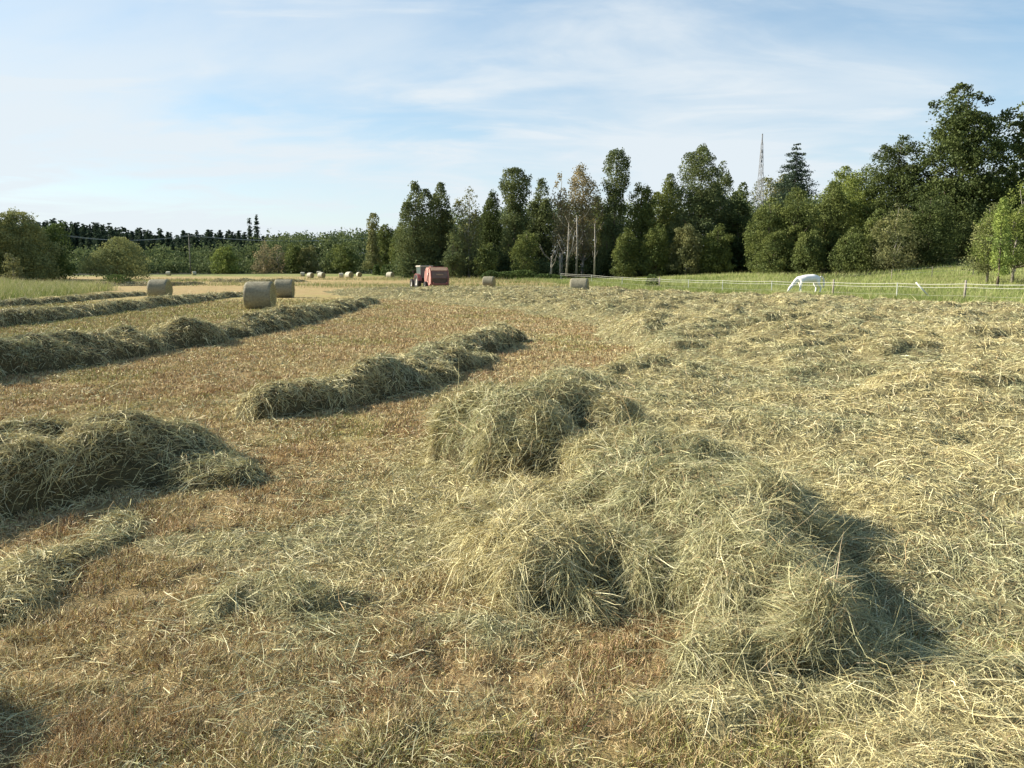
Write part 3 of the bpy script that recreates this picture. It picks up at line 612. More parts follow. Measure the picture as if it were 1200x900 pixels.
G1 = 'trees in the row behind the field'
TL = [  # px, top, Y, hw, kind, foliage, base, extra, label
    (487, 215, 140, 19, 'poplar', 'poplar', .08, dict(gap=.35), 'dark tall tree at the left end of the high tree row, above the tractor'),
    (516, 214, 142, 17, 'poplar', 'poplar', .05, dict(gap=.35), 'narrow tree second from the left end of the high row'),
    (549, 222, 138, 19, 'poplar', 'olive', .10, dict(gap=.3, bark=PBARK, dens=.5, limbs=16), 'half bare tree with pale trunk in the high row, right of the baler'),
    (574, 226, 150, 17, 'poplar', 'dark', .04, {}, 'dark tree in the gap left of the forked high tree'),
    (603, 197, 141, 19, 'high', 'poplar', .05, dict(gap=.3), 'high tree with spreading top behind the long hedge'),
    (634, 209, 146, 18, 'poplar', 'poplar', .05, dict(gap=.35), 'tree between the spreading topped one and the thin brownish one'),
    (659, 203, 140, 12, 'poplar', 'brown', .25, dict(gap=.3, bark=PBARK, dens=.40, limbs=18), 'thin brownish tree with bare twigs and white lower trunk'),
    (684, 193, 141, 20, 'poplar', 'brown', .22, dict(gap=.3, bark=PBARK, dens=.55, limbs=20), 'wider brownish tree with bare top, above the bale before the fence'),
    (722, 176, 139, 18, 'high', 'poplar', .04, dict(gap=.3, limbs=14, dens=.85), 'tall slender tree whose open tuft stands clear above the row'),
    (704, 232, 148, 16, 'poplar', 'mid', .04, {}, 'lower green tree left of the slender one with the open tuft'),
    (752, 217, 140, 19, 'poplar', 'mid', .03, {}, 'green tree filling the dip right of the open tufted tree'),
    (782, 203, 143, 20, 'poplar', 'mid', .03, {}, 'tree leaning on the left flank of the broadest crown in the row'),
    (822, 170, 138, 27, 'oak', 'poplar', .04, dict(limbs=16), 'broad highest tree in the middle of the row'),
    (846, 188, 143, 19, 'oak', 'poplar', .04, {}, 'dark right shoulder tree of the broadest crown'),
    (866, 232, 138, 20, 'oak', 'dark', .02, {}, 'deep dark tree just left of the lattice mast'),
    (770, 262, 130, 16, 'shrub', 'mid', .02, {}, 'low bushy tree before the row, above the fence post with the thicket'),
    (735, 268, 131, 17, 'shrub', 'mid', .02, {}, 'low bushy tree beneath the open tufted tree'),
    (805, 262, 129, 17, 'shrub', 'olive', .02, dict(bark=PBARK), 'low bushy tree with pale stems under the broadest crown'),
    (842, 262, 128, 18, 'shrub', 'mid', .02, {}, 'low bushy tree right under the dark shoulder tree'),
    (530, 272, 132, 14, 'shrub', 'poplar', .02, dict(dens=.8), 'low tree above the baler, before the half bare tree'),
    (572, 285, 131, 13, 'shrub', 'mid', .02, {}, 'low tree above the bale nearest the hedge'),
    (617, 268, 132, 16, 'shrub', 'mid', .02, dict(dens=.8), 'low tree beside the slanting white trunk, behind the hedge'),
    (903, 232, 122, 24, 'oak', 'mid', .02, {}, 'bushy tree at the foot of the lattice mast'),
    (936, 220, 120, 26, 'oak', 'mid', .02, {}, 'bushy tree below the lone spruce'),
    (915, 204, 205, 34, 'oak', 'olive', .1, {}, 'pale crown seen through and behind the lattice mast'),
    (868, 214, 210, 16, 'oak', 'mid', .1, {}, 'crown peeping out between the broadest tree and the mast'),
    (988, 195, 165, 24, 'oak', 'light', .1, dict(gap=.6), 'pale round crown right of the lone spruce'),
    (975, 215, 124, 26, 'oak', 'mid', .03, {}, 'tree above the grazing horse'),
    (1016, 196, 126, 30, 'oak', 'light', .05, {}, 'light green tree left of the great oak'),
    (1058, 160, 122, 30, 'oak', 'dark', .05, {}, 'dark pointed tree touching the great oak on its left'),
    (1035, 245, 112, 26, 'oak', 'mid', .02, {}, 'low dark tree behind the tilted white post'),
    (1052, 238, 106, 24, 'oak', 'olive', .03, dict(dens=.6, bark=PBARK, limbs=18), 'sparse olive tree in front of the dark ones, grey twigs showing'),
    (1136, 102, 116, 58, 'oak', 'dark', .22, dict(limbs=26, gap=.30, dens=1.15, nclump=140, fillk=.47, clump=.8, leaf=.34), 'great dark oak, highest of all, with sky showing through'),
    (1212, 118, 118, 44, 'oak', 'dark', .15, dict(limbs=16, nclump=80, fillk=.52, clump=.7, leaf=.36), 'big oak cut off by the right edge'),
    (1092, 225, 108, 30, 'oak', 'dark', .02, {}, 'dark lower tree under the left side of the great oak'),
    (1140, 240, 112, 34, 'oak', 'dark', .02, {}, 'dark lower tree straight under the great oak'),
    (1190, 232, 116, 30, 'oak', 'mid', .02, {}, 'lower tree behind the yellow green birches at the right edge'),
    (1000, 268, 110, 22, 'shrub', 'mid', .02, {}, 'bush like tree at the wood edge right of the horse'),
    (950, 270, 114, 22, 'shrub', 'mid', .02, {}, 'bush like tree at the wood edge straight above the horse'),
    (910, 272, 118, 22, 'shrub', 'mid', .02, {}, 'bush like tree at the wood edge left of the horse'),
    (1196, 214, 82, 36, 'oak', 'light', .18, dict(bark=PBARK, dens=.55, limbs=22), 'yellow green birch with pale forked trunk at the right edge'),
    (1164, 238, 84, 22, 'oak', 'willow', .16, dict(bark=PBARK, dens=.5, limbs=18), 'smaller brownish birch with pale trunk beside the edge birch'),
    (1177, 232, 79, 9, 'shrub', 'lime', .12, dict(dens=.7), 'small lime green crown between the two birches'),
    (436, 250, 185, 9, 'high', 'olive', .1, dict(gap=.3, dens=.8), 'lone tree rising above the far wood left of the tractor'),
    (450, 263, 190, 14, 'oak', 'mid', .02, {}, 'round far tree between the lone riser and the high row'),
    (468, 262, 178, 12, 'oak', 'mid', .02, {}, 'far tree touching the left end of the high row'),
    (265, 289, 200, 15, 'shrub', 'light', .02, {}, 'round bright green tree in front of the far wood'),
    (308, 284, 205, 12, 'poplar', 'brown', .02, dict(dens=.5, bark=PBARK, limbs=14), 'bare brownish tree right of the round bright green one'),
    (325, 287, 207, 9, 'poplar', 'brown', .02, dict(dens=.4, bark=PBARK, limbs=14), 'thin bare grey tree above the bale pair'),
    (345, 285, 204, 14, 'oak', 'mid', .02, {}, 'rounded tree in front of the far wood, above the left far bale'),
    (362, 288, 203, 11, 'shrub', 'olive', .02, {}, 'olive small tree above the loose bale cluster'),
    (404, 284, 201, 15, 'oak', 'mid', .02, {}, 'rounded dark tree above the bright far bale'),
    (136, 278, 120, 34, 'shrub', 'willow', .10, dict(dens=.85, limbs=14), 'spreading willow beyond the tall grass, right of the large bushes'),
    (22, 248, 118, 38, 'shrub', 'willow', .02, dict(dens=1.0, limbs=14), 'big willow bush at the left edge'),
    (-35, 240, 114, 36, 'shrub', 'willow', .02, {}, 'willow cut off by the left edge'),
    (60, 262, 124, 24, 'shrub', 'shrub', .02, {}, 'darker bush right behind the big willow bush'),
    (14, 296, 108, 12, 'shrub', 'olive', .05, dict(bark=PBARK, dens=.5), 'small sparse bush with pale stems before the big willow'),
]
for px, top, Y, hw, kind, fol, base, ex, lab in TL:
    tree('birch_tree' if ex.get('bark') is PBARK else ('willow_tree' if fol == 'willow' else 'broadleaf_tree'), px, top, Y, hw, kind, fol, base=base, label=lab, group=G1, **ex)
spruce('spruce_tree', 934, 169, 180, 44, 'lone dark spruce standing above the wood right of the mast', layers=24)
spruce('spruce_tree', 300, 252, 330, 3.6, 'right one of two thin dead topped conifers above the far wood', layers=14)
spruce('spruce_tree', 292, 256, 332, 2.6, 'left one of two thin dead topped conifers above the far wood', layers=12)

def pole_tree(px, top, bot, Y, r, label, lean=0.0, fork=False):
    x, y, zt = at(px, top, Y); zb = float(terr(x, y)); H = zt-zb; root = empty('bare_trunk', (x, y, zb))
    mb = MB(); mb.tube([(0, 0, 0), (lean*H*.5+.1, 0, H*.5), (lean*H, 0, H)], [r*1.2, r*.9, r*.45], 7)
    for k in range(8):
        h = H*rng.uniform(.35, .95); a = rng.random()*6.28; l_ = rng.uniform(.8, 2.6)
        mb.tube([(lean*h, 0, h), (lean*h+cos(a)*l_*.6, sin(a)*l_*.6, h+l_*.5), (lean*h+cos(a)*l_, sin(a)*l_, h+l_*1.2)], [r*.28, r*.15, .015], 4)
    if fork: mb.tube([(0, 0, H*.3), (.9, 0, H*.55), (1.3, 0, H*.85)], [r*.7, r*.5, r*.2], 6)
    mb.build('stem', PBARK, root, smooth=True); tag(root, label, 'tree trunk', 'bare pale trunks at the wood edge')
pole_tree(697, 262, 325, 127, .13, 'straight branchless white snag left of the open tufted tree')
pole_tree(664, 262, 325, 128, .16, 'forked white trunk left of the pinkish one', .04, True)
pole_tree(676, 252, 325, 130, .16, 'tall pinkish trunk above the bale before the fence', .0)
pole_tree(645, 300, 325, 129, .18, 'short slanting white trunk behind the hedge end', .05)
pole_tree(656, 296, 325, 130, .16, 'thin white trunk between the slanting and the forked one')

def hedge(px0, px1, top, Y, depth, label, name='hedge', fol='shrub'):
    x0, y0, zt = at(px0, top, Y); x1 = at(px1, top, Y)[0]; zb = float(terr((x0+x1)/2, Y)); H = zt-zb; L_ = x1-x0; root = empty(name, ((x0+x1)/2, Y, zb))
    n = int((px1-px0)*max((322+8-top), 6)*5); u = rng.uniform(-1, 1, n); hh = rng.random(n)**.7; prof = (1-np.abs(u)**4)**.5*(.8+.35*vnoise(u*L_/2, u*0, 1.6, int(px0)))
    P = np.stack([u*L_/2, rng.uniform(-1, 1, n)*depth/2*(1-hh**3*.6), hh*H*prof], 1)
    V, F = leafquads(P, 1.7*Y/FPX, None, .6); obj('foliage', npmesh('foliage', V, F, FO[fol]), root)
    for k in range(6): a = (k-2.5)/3*L_/2; MB().tube([(a, 0, 0), (a+.2, .1, H*.7)], [.05, .02], 5).build('stem', BARK, root)
    return tag(root, label, name, 'hedges and shrubs at the wood edge')
hedge(562, 632, 317, 124, 3, 'long low dark hedge right of the baler behind the fence')
hedge(626, 665, 321, 122, 2.5, 'shorter lower hedge end behind the middle fence posts')
hedge(447, 466, 310, 175, 4, 'rounded dark shrub in the meadow left of the tractor', 'shrub')
hedge(437, 445, 310, 178, 2, 'small upright shrub in the meadow above the bright far bale', 'shrub')
hedge(470, 480, 317, 150, 2.5, 'tiny shrub just left of the tractor', 'shrub')
hedge(757, 772, 322, 92, 1.5, 'dark thicket clump at the leaning fence post', 'shrub')
hedge(120, 152, 322, 100, 3, 'low dark shrub fringe under the spreading willow', 'shrub')

def mass(name, label, specs, fol, kind_):
    VV = []; n0 = 0; FF = []
    for x, y, H, R in specs:
        zb = float(terr(x, y)); Y = math.hypot(x, y)
        if kind_ == 'conifer': V, F = spruce_mesh(H, R, 15, Y)
        else:
            nc = 14; tt = rng.random(nc); C = np.stack([rng.normal(0, R*.4, nc), rng.normal(0, R*.4, nc), H*(.12+.80*tt)], 1); nl = int(820*min(1.6, max(.5, H/14))); k = rng.integers(nc, size=nl)
            nl2 = nl
            dd = unit(rng.normal(size=(nl, 3))); P = C[k]+dd*(rng.power(2.2, nl)*R*.5)[:, None]; V, F = leafquads(P, 2.5*Y/FPX, dd)
        V = V+np.array([x, y, zb]); VV.append(V); FF.append(F+n0); n0 += len(V)
    tag(obj(name, npmesh(name, np.concatenate(VV), np.concatenate(FF), FO[fol])), label, 'wood', None, 'stuff')
def wood_specs(n, px0, px1, Y0, Y1, topf, R, jit):
    S = []
    for i in range(n):
        px = px0+(px1-px0)*(i+rng.random())/n; Y = rng.uniform(Y0, Y1); top = topf(px)+abs(rng.normal(0, jit)); x, y, zt = at(px, top, Y)
        S.append((x, y, max(3, zt-float(terr(x, y))), R*rng.uniform(.7, 1.3)))
    return S
rowtop = lambda px: np.interp(px, [-150, 60, 130, 200, 262, 300, 340], [262, 255, 262, 269, 269, 272, 276])
mass('conifer_wood', 'dark conifer wood along the far horizon at the left', wood_specs(170, -160, 345, 330, 390, rowtop, 3.1, 6)+wood_specs(50, -160, 345, 290, 320, lambda p: rowtop(p)+9, 3.0, 4), 'spruce', 'conifer')
lt = lambda px: np.interp(px, [-160, 100, 250, 330, 400, 440, 480, 560], [292, 288, 284, 273, 270, 268, 266, 262])
mass('far_wood', 'mixed green wood closing the far end of the field', wood_specs(75, -170, 345, 225, 275, lambda p: lt(p)+2, 4.5, 6)+wood_specs(80, 320, 600, 215, 290, lt, 4.6, 3.5)+wood_specs(40, -150, 520, 208, 216, lambda p: lt(p)+22, 4, 6), 'farwood', 'leaf')
bt = lambda px: np.interp(px, [470, 560, 620, 760, 860, 900, 1000, 1100, 1260], [255, 242, 232, 226, 222, 232, 225, 205, 190])
mass('back_wood', 'dark inner wood behind the tree row', wood_specs(110, 482, 1000, 152, 178, bt, 4.0, 6)+wood_specs(45, 485, 880, 144, 152, lambda p: 288, 3.2, 6)+wood_specs(55, 880, 1330, 132, 160, bt, 4.5, 8)+wood_specs(110, 470, 1300, 136, 146, lambda p: 306, 3.0, 5), 'farwood', 'leaf')

# ------------------------------------------------------------------ lattice mast and power line
STEEL = mat('galvanised_steel', (.40, .40, .40), .6, .2, var=.3)
x, y, zt = at(893.5, 157, 170); zb = float(terr(x, y)); H = zt-zb
mast = empty('lattice_mast', (x, y, zb), .2); w0, w1 = 1.05, .14
def mw(t_): return w0+(w1-w0)*t_
for sx, sy in ((-1, -1), (1, -1), (1, 1), (-1, 1)):
    MB().tube([(sx*w0, sy*w0, 0), (sx*w1, sy*w1, H*.93)], .05, 5).build('leg', STEEL, mast)
lev = [0]; 
while lev[-1] < .90: lev.append(lev[-1]+.15*(1-.35*lev[-1]))
br = MB()
for a, b_ in zip(lev[:-1], lev[1:]):
    for (sx, sy), (tx, ty) in (((-1, -1), (1, -1)), ((1, -1), (1, 1)), ((1, 1), (-1, 1)), ((-1, 1), (-1, -1))):
        wa, wb = mw(a/.93), mw(b_/.93); br.tube([(sx*wa, sy*wa, a*H), (tx*wb, ty*wb, b_*H)], .022, 4); br.tube([(tx*wa, ty*wa, a*H), (sx*wb, sy*wb, b_*H)], .035, 4)
        br.tube([(sx*wb, sy*wb, b_*H), (tx*wb, ty*wb, b_*H)], .02, 4)
br.build('bracing', STEEL, mast); MB().tube([(0, 0, H*.92), (0, 0, H)], .05, 6).build('antenna', STEEL, mast)
for h in (.80, .87): MB().box((0, 0, H*h), (.45, .2, .5)).build('aerial_panel', STEEL, mast, bevel=.05)
tag(mast, 'tapering grey lattice mast rising above the wood', 'mast')

WOODP = mat('weathered_wood', (.33, .29, .23), .85, var=.4, scale=6, bump=.5)
poles = [at(-190, 262, 150), at(48, 270, 190), at(221, 275, 205), at(470, 274, 235)]
tops = []
for i, (x, y, z) in enumerate(poles):
    zb = float(terr(x, y)); e = empty('utility_pole', (x, y, zb)); MB().tube([(0, 0, 0), (0, 0, z-zb)], [.13, .08], 8).build('shaft', WOODP, e, smooth=True)
    MB().box((0, 0, z-zb-.35), (1.8, .12, .14)).build('crossarm', WOODP, e, bevel=.01)
    tag(e, ['wooden pole outside the left edge carrying the wires', 'wooden pole half hidden behind the willow bushes', 'thin pole before the far wood, left of the round bright green tree', 'wooden pole hidden at the left end of the high trees'][i], 'utility pole', 'poles of the power line'); tops.append((x, y, z))
WIRE = mat('cable_metal', (.45, .45, .42), .5, .2)
for k, off in enumerate((-.8, .8)):
    mb = MB()
    for a, b_ in zip(tops[:-1], tops[1:]):
        a = Vector(a)+Vector((off, 0, -.2)); b2 = Vector(b_)+Vector((off, 0, -.2)); pts = [a.lerp(b2, s)-Vector((0, 0, 1.6*4*s*(1-s))) for s in np.linspace(0, 1, 12)]; mb.tube(pts, .035, 5, caps=False)
    tag(mb.build('power_cable', WIRE), ['left hand cable of the power line before the far wood', 'right hand cable of the power line before the far wood'][k], 'cable', 'cables of the power line')

# ------------------------------------------------------------------ fences
TAPE = mat('white_fence_tape', (.38, .38, .32), .6, var=.15); WHITE = mat('white_plastic', (.74, .74, .68), .5, var=.1)
fence = empty('tape_fence', (27.2, 48.6, float(terr(27.2, 48.6)))); fo = Vector(fence.location)
pp = []
for k in range(3, len(FL)-3):
    (x0, y0), (x1, y1) = FL[k], FL[k+1] if k+1 < len(FL) else FL[k]
    pp.append((x0, y0))
    if y1-y0 > 11: pp.append(((x0+x1)/2, (y0+y1)/2))
pp = [(32.6, 22), (30.7, 32)]+pp
for i, (x, y) in enumerate(pp):
    z = float(terr(x, y)); c = Vector((x, y, z))-fo; thick = abs(y-48.6) < .1 or abs(y-88) < .1 or i % 4 == 1
    if thick: o = MB().tube([c-Vector((0, 0, .1)), c+Vector((.03, 0, 1.28))], [.075, .065], 8).build('post', WOODP, fence, smooth=True); o['label'] = 'thick weathered wooden post'
    else: o = MB().box(c+Vector((0, 0, .52)), (.05, .04, 1.16)).build('post', WHITE, fence, bevel=.005); o['label'] = 'slim white plastic post'
for h, wd in ((1.06, .030), (.86, .024), (.36, .009)):
    mb = MB()
    for (x0, y0), (x1, y1) in zip(pp[:-1], pp[1:]):
        a = Vector((x0, y0, float(terr(x0, y0))+h))-fo; b_ = Vector((x1, y1, float(terr(x1, y1))+h))-fo; q = [a.lerp(b_, s)-Vector((0, 0, .05*4*s*(1-s))) for s in np.linspace(0, 1, 5)]
        for u_, v_ in zip(q[:-1], q[1:]):
            d = (v_-u_); rot = d.to_track_quat('X', 'Z').to_matrix(); mb.box((u_+v_)/2+Vector((-.045, 0, 0)), (d.length, .006, wd), rot)
    mb.build('tape', TAPE, fence)
tag(fence, 'white tape pasture fence with wooden and plastic posts', 'fence')
a = at(1069, 331, 53); lp = empty('leaning_post', (a[0]+.8, 53, float(terr(a[0], 53))))
MB().tube([(0.35, 0, .2), (-.55, 0, 1.12)], .05, 8).build('shaft', WHITE, lp, smooth=True); MB().tube([(0.35, 0, -.1), (.35, 0, .25)], .04, 6).build('stake', WOODP, lp)
tag(lp, 'white pole leaning to the left behind the tape fence', 'post')
# wire fence on the slope
f2 = empty('wire_fence', (55, 92, float(terr(55, 92)))); fo = Vector(f2.location); q2 = [(44+k*4.2, 94-k*.9) for k in range(9)]; mb = MB()
for i, (x, y) in enumerate(q2):
    c = Vector((x, y, float(terr(x, y))))-fo; MB().tube([c, c+Vector((0, 0, 1.2))], .045, 6).build('post', WOODP, f2)
    if i:
        for h in (.6, 1.1): mb.tube([pc+Vector((0, 0, h)), c+Vector((0, 0, h))], .014, 4)
    pc = c
mb.build('wire', WIRE, f2); tag(f2, 'thin wire fence on the grassy slope before the dark wood', 'fence')

# ------------------------------------------------------------------ horse
def skin_body(name, J, E, material, parent, sub=2):
    """J: {joint: (x, y, z, rx, ry)}"""
    keys = list(J); me = bpy.data.meshes.new(name); me.from_pydata([J[k][:3] for k in keys], [(keys.index(a), keys.index(b_)) for a, b_ in E], [])
    o = obj(name, me); m = o.modifiers.new('s', 'SKIN'); m.use_smooth_shade = True
    for i, k in enumerate(keys):
        v = me.skin_vertices[0].data[i]; v.radius = (J[k][3], J[k][4]); v.use_root = (i == 0)
    if sub: s = o.modifiers.new('d', 'SUBSURF'); s.levels = sub; s.render_levels = sub
    dg = bpy.context.evaluated_depsgraph_get(); m2 = bpy.data.meshes.new_from_object(o.evaluated_get(dg)); m2.name = name
    o.modifiers.clear(); o.data = m2; m2.materials.clear(); m2.materials.append(material)
    for p in m2.polygons: p.use_smooth = True
    o.parent = parent; return o
COAT = mat('white_horse_coat', (.86, .85, .82), .6, col2=(.78, .76, .72), scale=4); HAIR = mat('white_mane_hair', (.76, .73, .66), .7, col2=(.6, .56, .48), scale=12); HOOF = mat('dark_hoof', (.12, .10, .08), .5)
x, y, _ = at(948, 335, 68); hs = empty('horse', (x, y, float(terr(x, y))), radians(4)); hs.location.z += .06; hs.scale = (1.10,)*3
J = dict(mid=(0, 0, 1.09, .35, .35), bar=(-.40, 0, 1.08, .345, .345), wth=(-.66, 0, 1.15, .24, .34), loin=(.38, 0, 1.13, .33, .33), rump=(.66, 0, 1.15, .28, .32), tb=(.86, 0, 1.16, .12, .16),
         nb=(-.86, 0, 1.06, .13, .24), n1=(-1.10, 0, .84, .10, .18), n2=(-1.30, 0, .60, .08, .13), poll=(-1.44, 0, .46, .085, .13), face=(-1.56, 0, .28, .07, .095), muz=(-1.66, 0, .10, .055, .065))
E = [('mid', 'bar'), ('bar', 'wth'), ('wth', 'nb'), ('nb', 'n1'), ('n1', 'n2'), ('n2', 'poll'), ('poll', 'face'), ('face', 'muz'), ('mid', 'loin'), ('loin', 'rump'), ('rump', 'tb')]
for s, nm, fx, hx in ((-1, 'r', -.10, .12), (1, 'l', .14, -.10)):
    J.update({nm+'f0': (-.66, .15*s, .86, .13, .16), nm+'f1': (-.66+fx*.4, .15*s, .50, .068, .075), nm+'f2': (-.68+fx, .15*s, .26, .045, .05), nm+'f3': (-.70+fx*1.3, .15*s, .07, .045, .045),
              nm+'h0': (.62+hx*.2, .16*s, .88, .14, .19), nm+'h1': (.58+hx*.7, .17*s, .66, .105, .13), nm+'h2': (.76+hx, .16*s, .44, .06, .075), nm+'h3': (.72+hx, .16*s, .20, .045, .05), nm+'h4': (.68+hx, .16*s, .06, .045, .05)})
    E += [('wth', nm+'f0'), (nm+'f0', nm+'f1'), (nm+'f1', nm+'f2'), (nm+'f2', nm+'f3'), ('rump', nm+'h0'), (nm+'h0', nm+'h1'), (nm+'h1', nm+'h2'), (nm+'h2', nm+'h3'), (nm+'h3', nm+'h4')]
skin_body('body', J, E, COAT, hs)
for s, fx, hx in ((-1, -.10, .12), (1, .14, -.10)):
    MB().lathe([(0, .065), (.08, .05), (.085, .001)], (-.71+fx*1.3, .15*s, -.01), 'Z', 12).build('hoof', HOOF, hs, True); MB().lathe([(0, .065), (.08, .05), (.085, .001)], (.67+hx, .16*s, -.01), 'Z', 12).build('hoof', HOOF, hs, True)
    MB().tube([(-1.38, .06*s, .54), (-1.33, .09*s, .62), (-1.31, .09*s, .70)], [.03, .032, .006], 6).build('ear', COAT, hs, True)
    MB().lathe([(-.012, .004), (0, .018), (.012, .004)], (-1.52, .075*s, .36), 'Y', 8).build('eye', HOOF, hs, True)
skin_body('tail', dict(a=(.84, 0, 1.28, .05, .05), b=(1.04, .02, 1.22, .075, .07), c=(1.16, .03, .92, .10, .08), d=(1.18, .04, .62, .09, .07), e=(1.15, .04, .36, .02, .02)), [('a', 'b'), ('b', 'c'), ('c', 'd'), ('d', 'e')], HAIR, hs)
skin_body('mane', dict(a=(-.78, .0, 1.26, .03, .04), b=(-.94, .02, 1.15, .05, .06), c=(-1.16, .03, .94, .05, .06), d=(-1.30, .02, .74, .04, .05), e=(-1.40, 0, .60, .03, .03)), [('a', 'b'), ('b', 'c'), ('c', 'd'), ('d', 'e')], HAIR, hs)
tag(hs, 'white horse grazing with lowered head behind the tape fence', 'horse')

# ------------------------------------------------------------------ tractor and baler
RED = mat('faded_red_paint', (.34, .12, .10), .55, var=.3, scale=3, spec=.4); RED2 = mat('pale_red_paint', (.50, .25, .205), .6, var=.35, scale=3); TAN = mat('dusty_top_flap', (.42, .27, .17), .7, var=.3)  # RED2 is a paler, pinker red for the side panels
DRK2 = mat('brown_panel', (.20, .13, .105), .65, var=.3)  # brown tone of the upper tailgate
DRK = mat('dark_panel', (.12, .085, .07), .6, var=.4, scale=5); RUB = mat('tyre_rubber', (.03, .03, .03), .8, var=.3); RIM = mat('rim_paint', (.45, .42, .36), .5, var=.2)  # DRK is the darker brown of the lower tailgate and small tractor parts
GLS = mat('cab_glass', (.10, .13, .12), .08, spec=.6); GRY = mat('grey_green_paint', (.20, .22, .19), .5, var=.3); LAMP = mat('tail_lamp_plastic', (.55, .16, .12), .3); STEELD = mat('dull_steel', (.22, .22, .21), .45, .6, var=.3)
def wheel(root, c, R, wd, name='wheel'):
    ty = MB().lathe([(-wd*.5, R*.58), (-wd*.5, R*.88), (-wd*.42, R*.97), (-wd*.2, R), (wd*.2, R), (wd*.42, R*.97), (wd*.5, R*.88), (wd*.5, R*.58)], c, 'X', 32)
    for k in range(22):
        a = 2*pi*k/22; rot = Matrix.Rotation(a, 3, 'X') @ Matrix.Rotation(.45*(1 if k % 2 else -1), 3, 'Z'); ty.box(Vector(c)+Matrix.Rotation(a, 3, 'X') @ Vector(((.22 if k % 2 else -.22)*wd, 0, R)), (wd*.5, .05, R*.06), rot)
    w_ = ty.build('wheel', RUB, root, smooth=False)
    MB().lathe([(-wd*.40, R*.60), (-wd*.25, R*.52), (-wd*.12, R*.16), (-wd*.3, R*.14), (-wd*.3, .001)], c, 'X', 24).build('rim', RIM, w_, True)
    MB().lathe([(wd*.40, R*.60), (wd*.25, R*.52), (wd*.12, R*.16), (wd*.3, R*.14), (wd*.3, .001)], c, 'X', 24).build('rim', RIM, w_, True)
x, y, _ = at(511.5, 338, 86); hd = radians(21)
bl = empty('round_baler', (x, y, float(terr(x, y))), hd)        # +Y is the driving direction, the tailgate faces -Y
side = [(-1.25, .62), (-1.38, 1.2), (-1.20, 1.95), (-.75, 2.28), (.35, 2.30), (.95, 1.85), (1.15, 1.1), (.95, .55), (.2, .38), (-.7, .40)]
MB().prism(side, -.93, .93, 'YZ').build('chamber', RED, bl, bevel=.03)
for s in (-1, 1):
    MB().prism([(a*1.02, .03+b_*.995) for a, b_ in side], s*.94, s*1.00, 'YZ').build('side_panel', RED2, bl, bevel=.01)
    MB().box((s*1.03, -.55, 1.45), (.04, .14, 1.5)).build('frame_rib', RED2, bl, bevel=.01); MB().box((s*1.03, .45, 1.35), (.04, .12, 1.4)).build('frame_rib', RED, bl, bevel=.01)
    MB().tube([(s*1.07, -.25, .9), (s*1.07, -.65, 1.75)], .045, 8).build('hydraulic_ram', STEELD, bl, True)
    MB().lathe([(-.03, .001), (-.03, .07), (.02, .07), (.02, .001)], (s*.72, -1.40, .72), 'Y', 12).build('tail_lamp', LAMP, bl, True)
    wheel(bl, (s*1.16, .05, .42), .42, .30)
def plate(nm, p, q, hw_, th, m_):
    d = Vector((0, q[0]-p[0], q[1]-p[1])).normalized(); n_ = Vector((0, -d.z, d.y)) if -d.z < 0 else Vector((0, d.z, -d.y)); V_ = []
    for y_, z_ in (p, q):
        for k_ in (.002, th): V_ += [(-hw_, y_+n_.y*k_, z_+n_.z*k_), (hw_, y_+n_.y*k_, z_+n_.z*k_)]
    MB().add(V_, [(0, 1, 5, 4), (2, 6, 7, 3), (0, 2, 3, 1), (4, 5, 7, 6), (0, 4, 6, 2), (1, 3, 7, 5)]).build(nm, m_, bl, bevel=.01)
plate('lower_tailgate', (-1.265, .68), (-1.38, 1.19), .82, .05, DRK); plate('upper_tailgate', (-1.377, 1.22), (-1.215, 1.90), .84, .05, DRK2); plate('top_flap', (-1.19, 1.96), (-.62, 2.285), .88, .06, TAN)
MB().box((0, -1.37, 1.58), (.75, .02, .12), Matrix.Rotation(-.235, 3, 'X')).build('sign_strip', TAN, bl)
MB().box((0, -1.32, .60), (1.9, .12, .14)).build('rear_bumper', RED, bl, bevel=.02)
pk = MB().tube([(-.85, .95, .33), (.85, .95, .33)], .20, 14)
for k in range(18):
    for a in range(5): ang = a*1.257+k*.3; pk.tube([(-.8+k*.094, .95, .33), (-.8+k*.094, .95+cos(ang)*.31, .33+sin(ang)*.31)], .008, 3)
pk.build('pickup_reel', STEELD, bl); MB().prism([(-.35, .55), (.35, .55), (.06, .48), (-.06, .48)], 1.0, 1.02, 'XZ').build('guard', RED, bl)
MB().tube([(0, 1.1, .6), (0, 2.5, .55)], .07, 8).build('drawbar', RED, bl); MB().box((0, -.1, 2.36), (1.5, .9, .10)).build('net_box', RED, bl, bevel=.03)
tag(bl, 'faded red round baler with dark tailgate and tan top flap', 'baler')

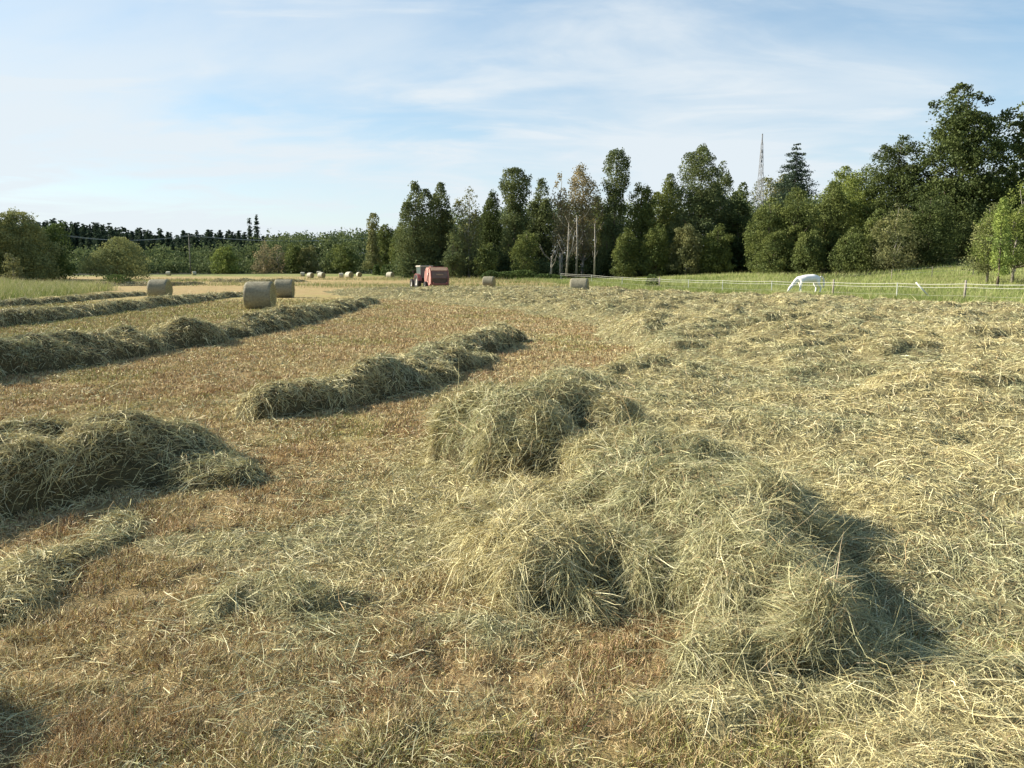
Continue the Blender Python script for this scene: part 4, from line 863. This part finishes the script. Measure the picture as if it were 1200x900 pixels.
off = Matrix.Rotation(hd, 3, 'Z') @ Vector((-.25, 4.3, 0)); tx, ty_ = x+off.x+.15, y+off.y
tr = empty('tractor', (tx, ty_, float(terr(tx, ty_))), hd+.05)
for s in (-1, 1): wheel(tr, (s*.86, 0, .78), .78, .42)
for s in (-1, 1): wheel(tr, (s*.80, 2.25, .52), .52, .30)
MB().box((0, 1.7, 1.15), (.72, 1.9, .62)).build('hood', GRY, tr, bevel=.06); MB().box((0, .6, .80), (.6, 3.2, .45)).build('chassis', DRK, tr, bevel=.03)
for s in (-1, 1):
    f_ = MB(); P_ = [(cos(a)*.86, .78+sin(a)*.86) for a in np.linspace(.15, pi-.1, 12)]; I_ = [(cos(a)*.80, .78+sin(a)*.80) for a in np.linspace(pi-.1, .15, 12)]
    f_.prism(P_+I_, s*.62, s*1.06, 'YZ').build('fender', RED, tr)
    MB().box((s*.90, -.80, 1.30), (.12, .05, .12)).build('tail_lamp', LAMP, tr, bevel=.01)
    MB().tube([(s*.62, 1.05, 1.95), (s*1.02, 1.05, 2.0), (s*1.02, 1.05, 1.7)], .018, 6).build('mirror_arm', DRK, tr); MB().box((s*1.04, 1.04, 1.85), (.16, .03, .28)).build('mirror', DRK, tr, bevel=.01)
cabm = MB(); 
for sx in (-1, 1):
    for y0, y1 in ((-.55, -.45), (.95, .80)): cabm.box((sx*.66, (y0+y1)/2, 1.78), (.08, .08, 1.20))
cabm.box((0, -.52, 1.22), (1.36, .07, .10)); cabm.box((0, .90, 1.22), (1.36, .07, .10)); cabm.build('cab_frame', GRY, tr, bevel=.01)
MB().box((0, -.53, 1.80), (1.24, .02, 1.06)).build('rear_window', GLS, tr); MB().box((0, .92, 1.80), (1.24, .02, 1.06)).build('windscreen', GLS, tr)
for s in (-1, 1): MB().box((s*.67, .19, 1.80), (.02, 1.32, 1.06)).build('side_window', GLS, tr)
MB().box((0, .18, 2.44), (1.52, 1.78, .16)).build('roof', mat('pale_roof_paint', (.50, .46, .38), .6, var=.2), tr, bevel=.05)
MB().tube([(.30, 1.9, 1.4), (.30, 1.9, 2.3)], .045, 8).build('exhaust', DRK, tr, True); MB().box((0, -.1, 1.3), (.5, .5, .5)).build('seat', DRK, tr, bevel=.06)
tag(tr, 'old tractor with square cab pulling the red baler', 'tractor')
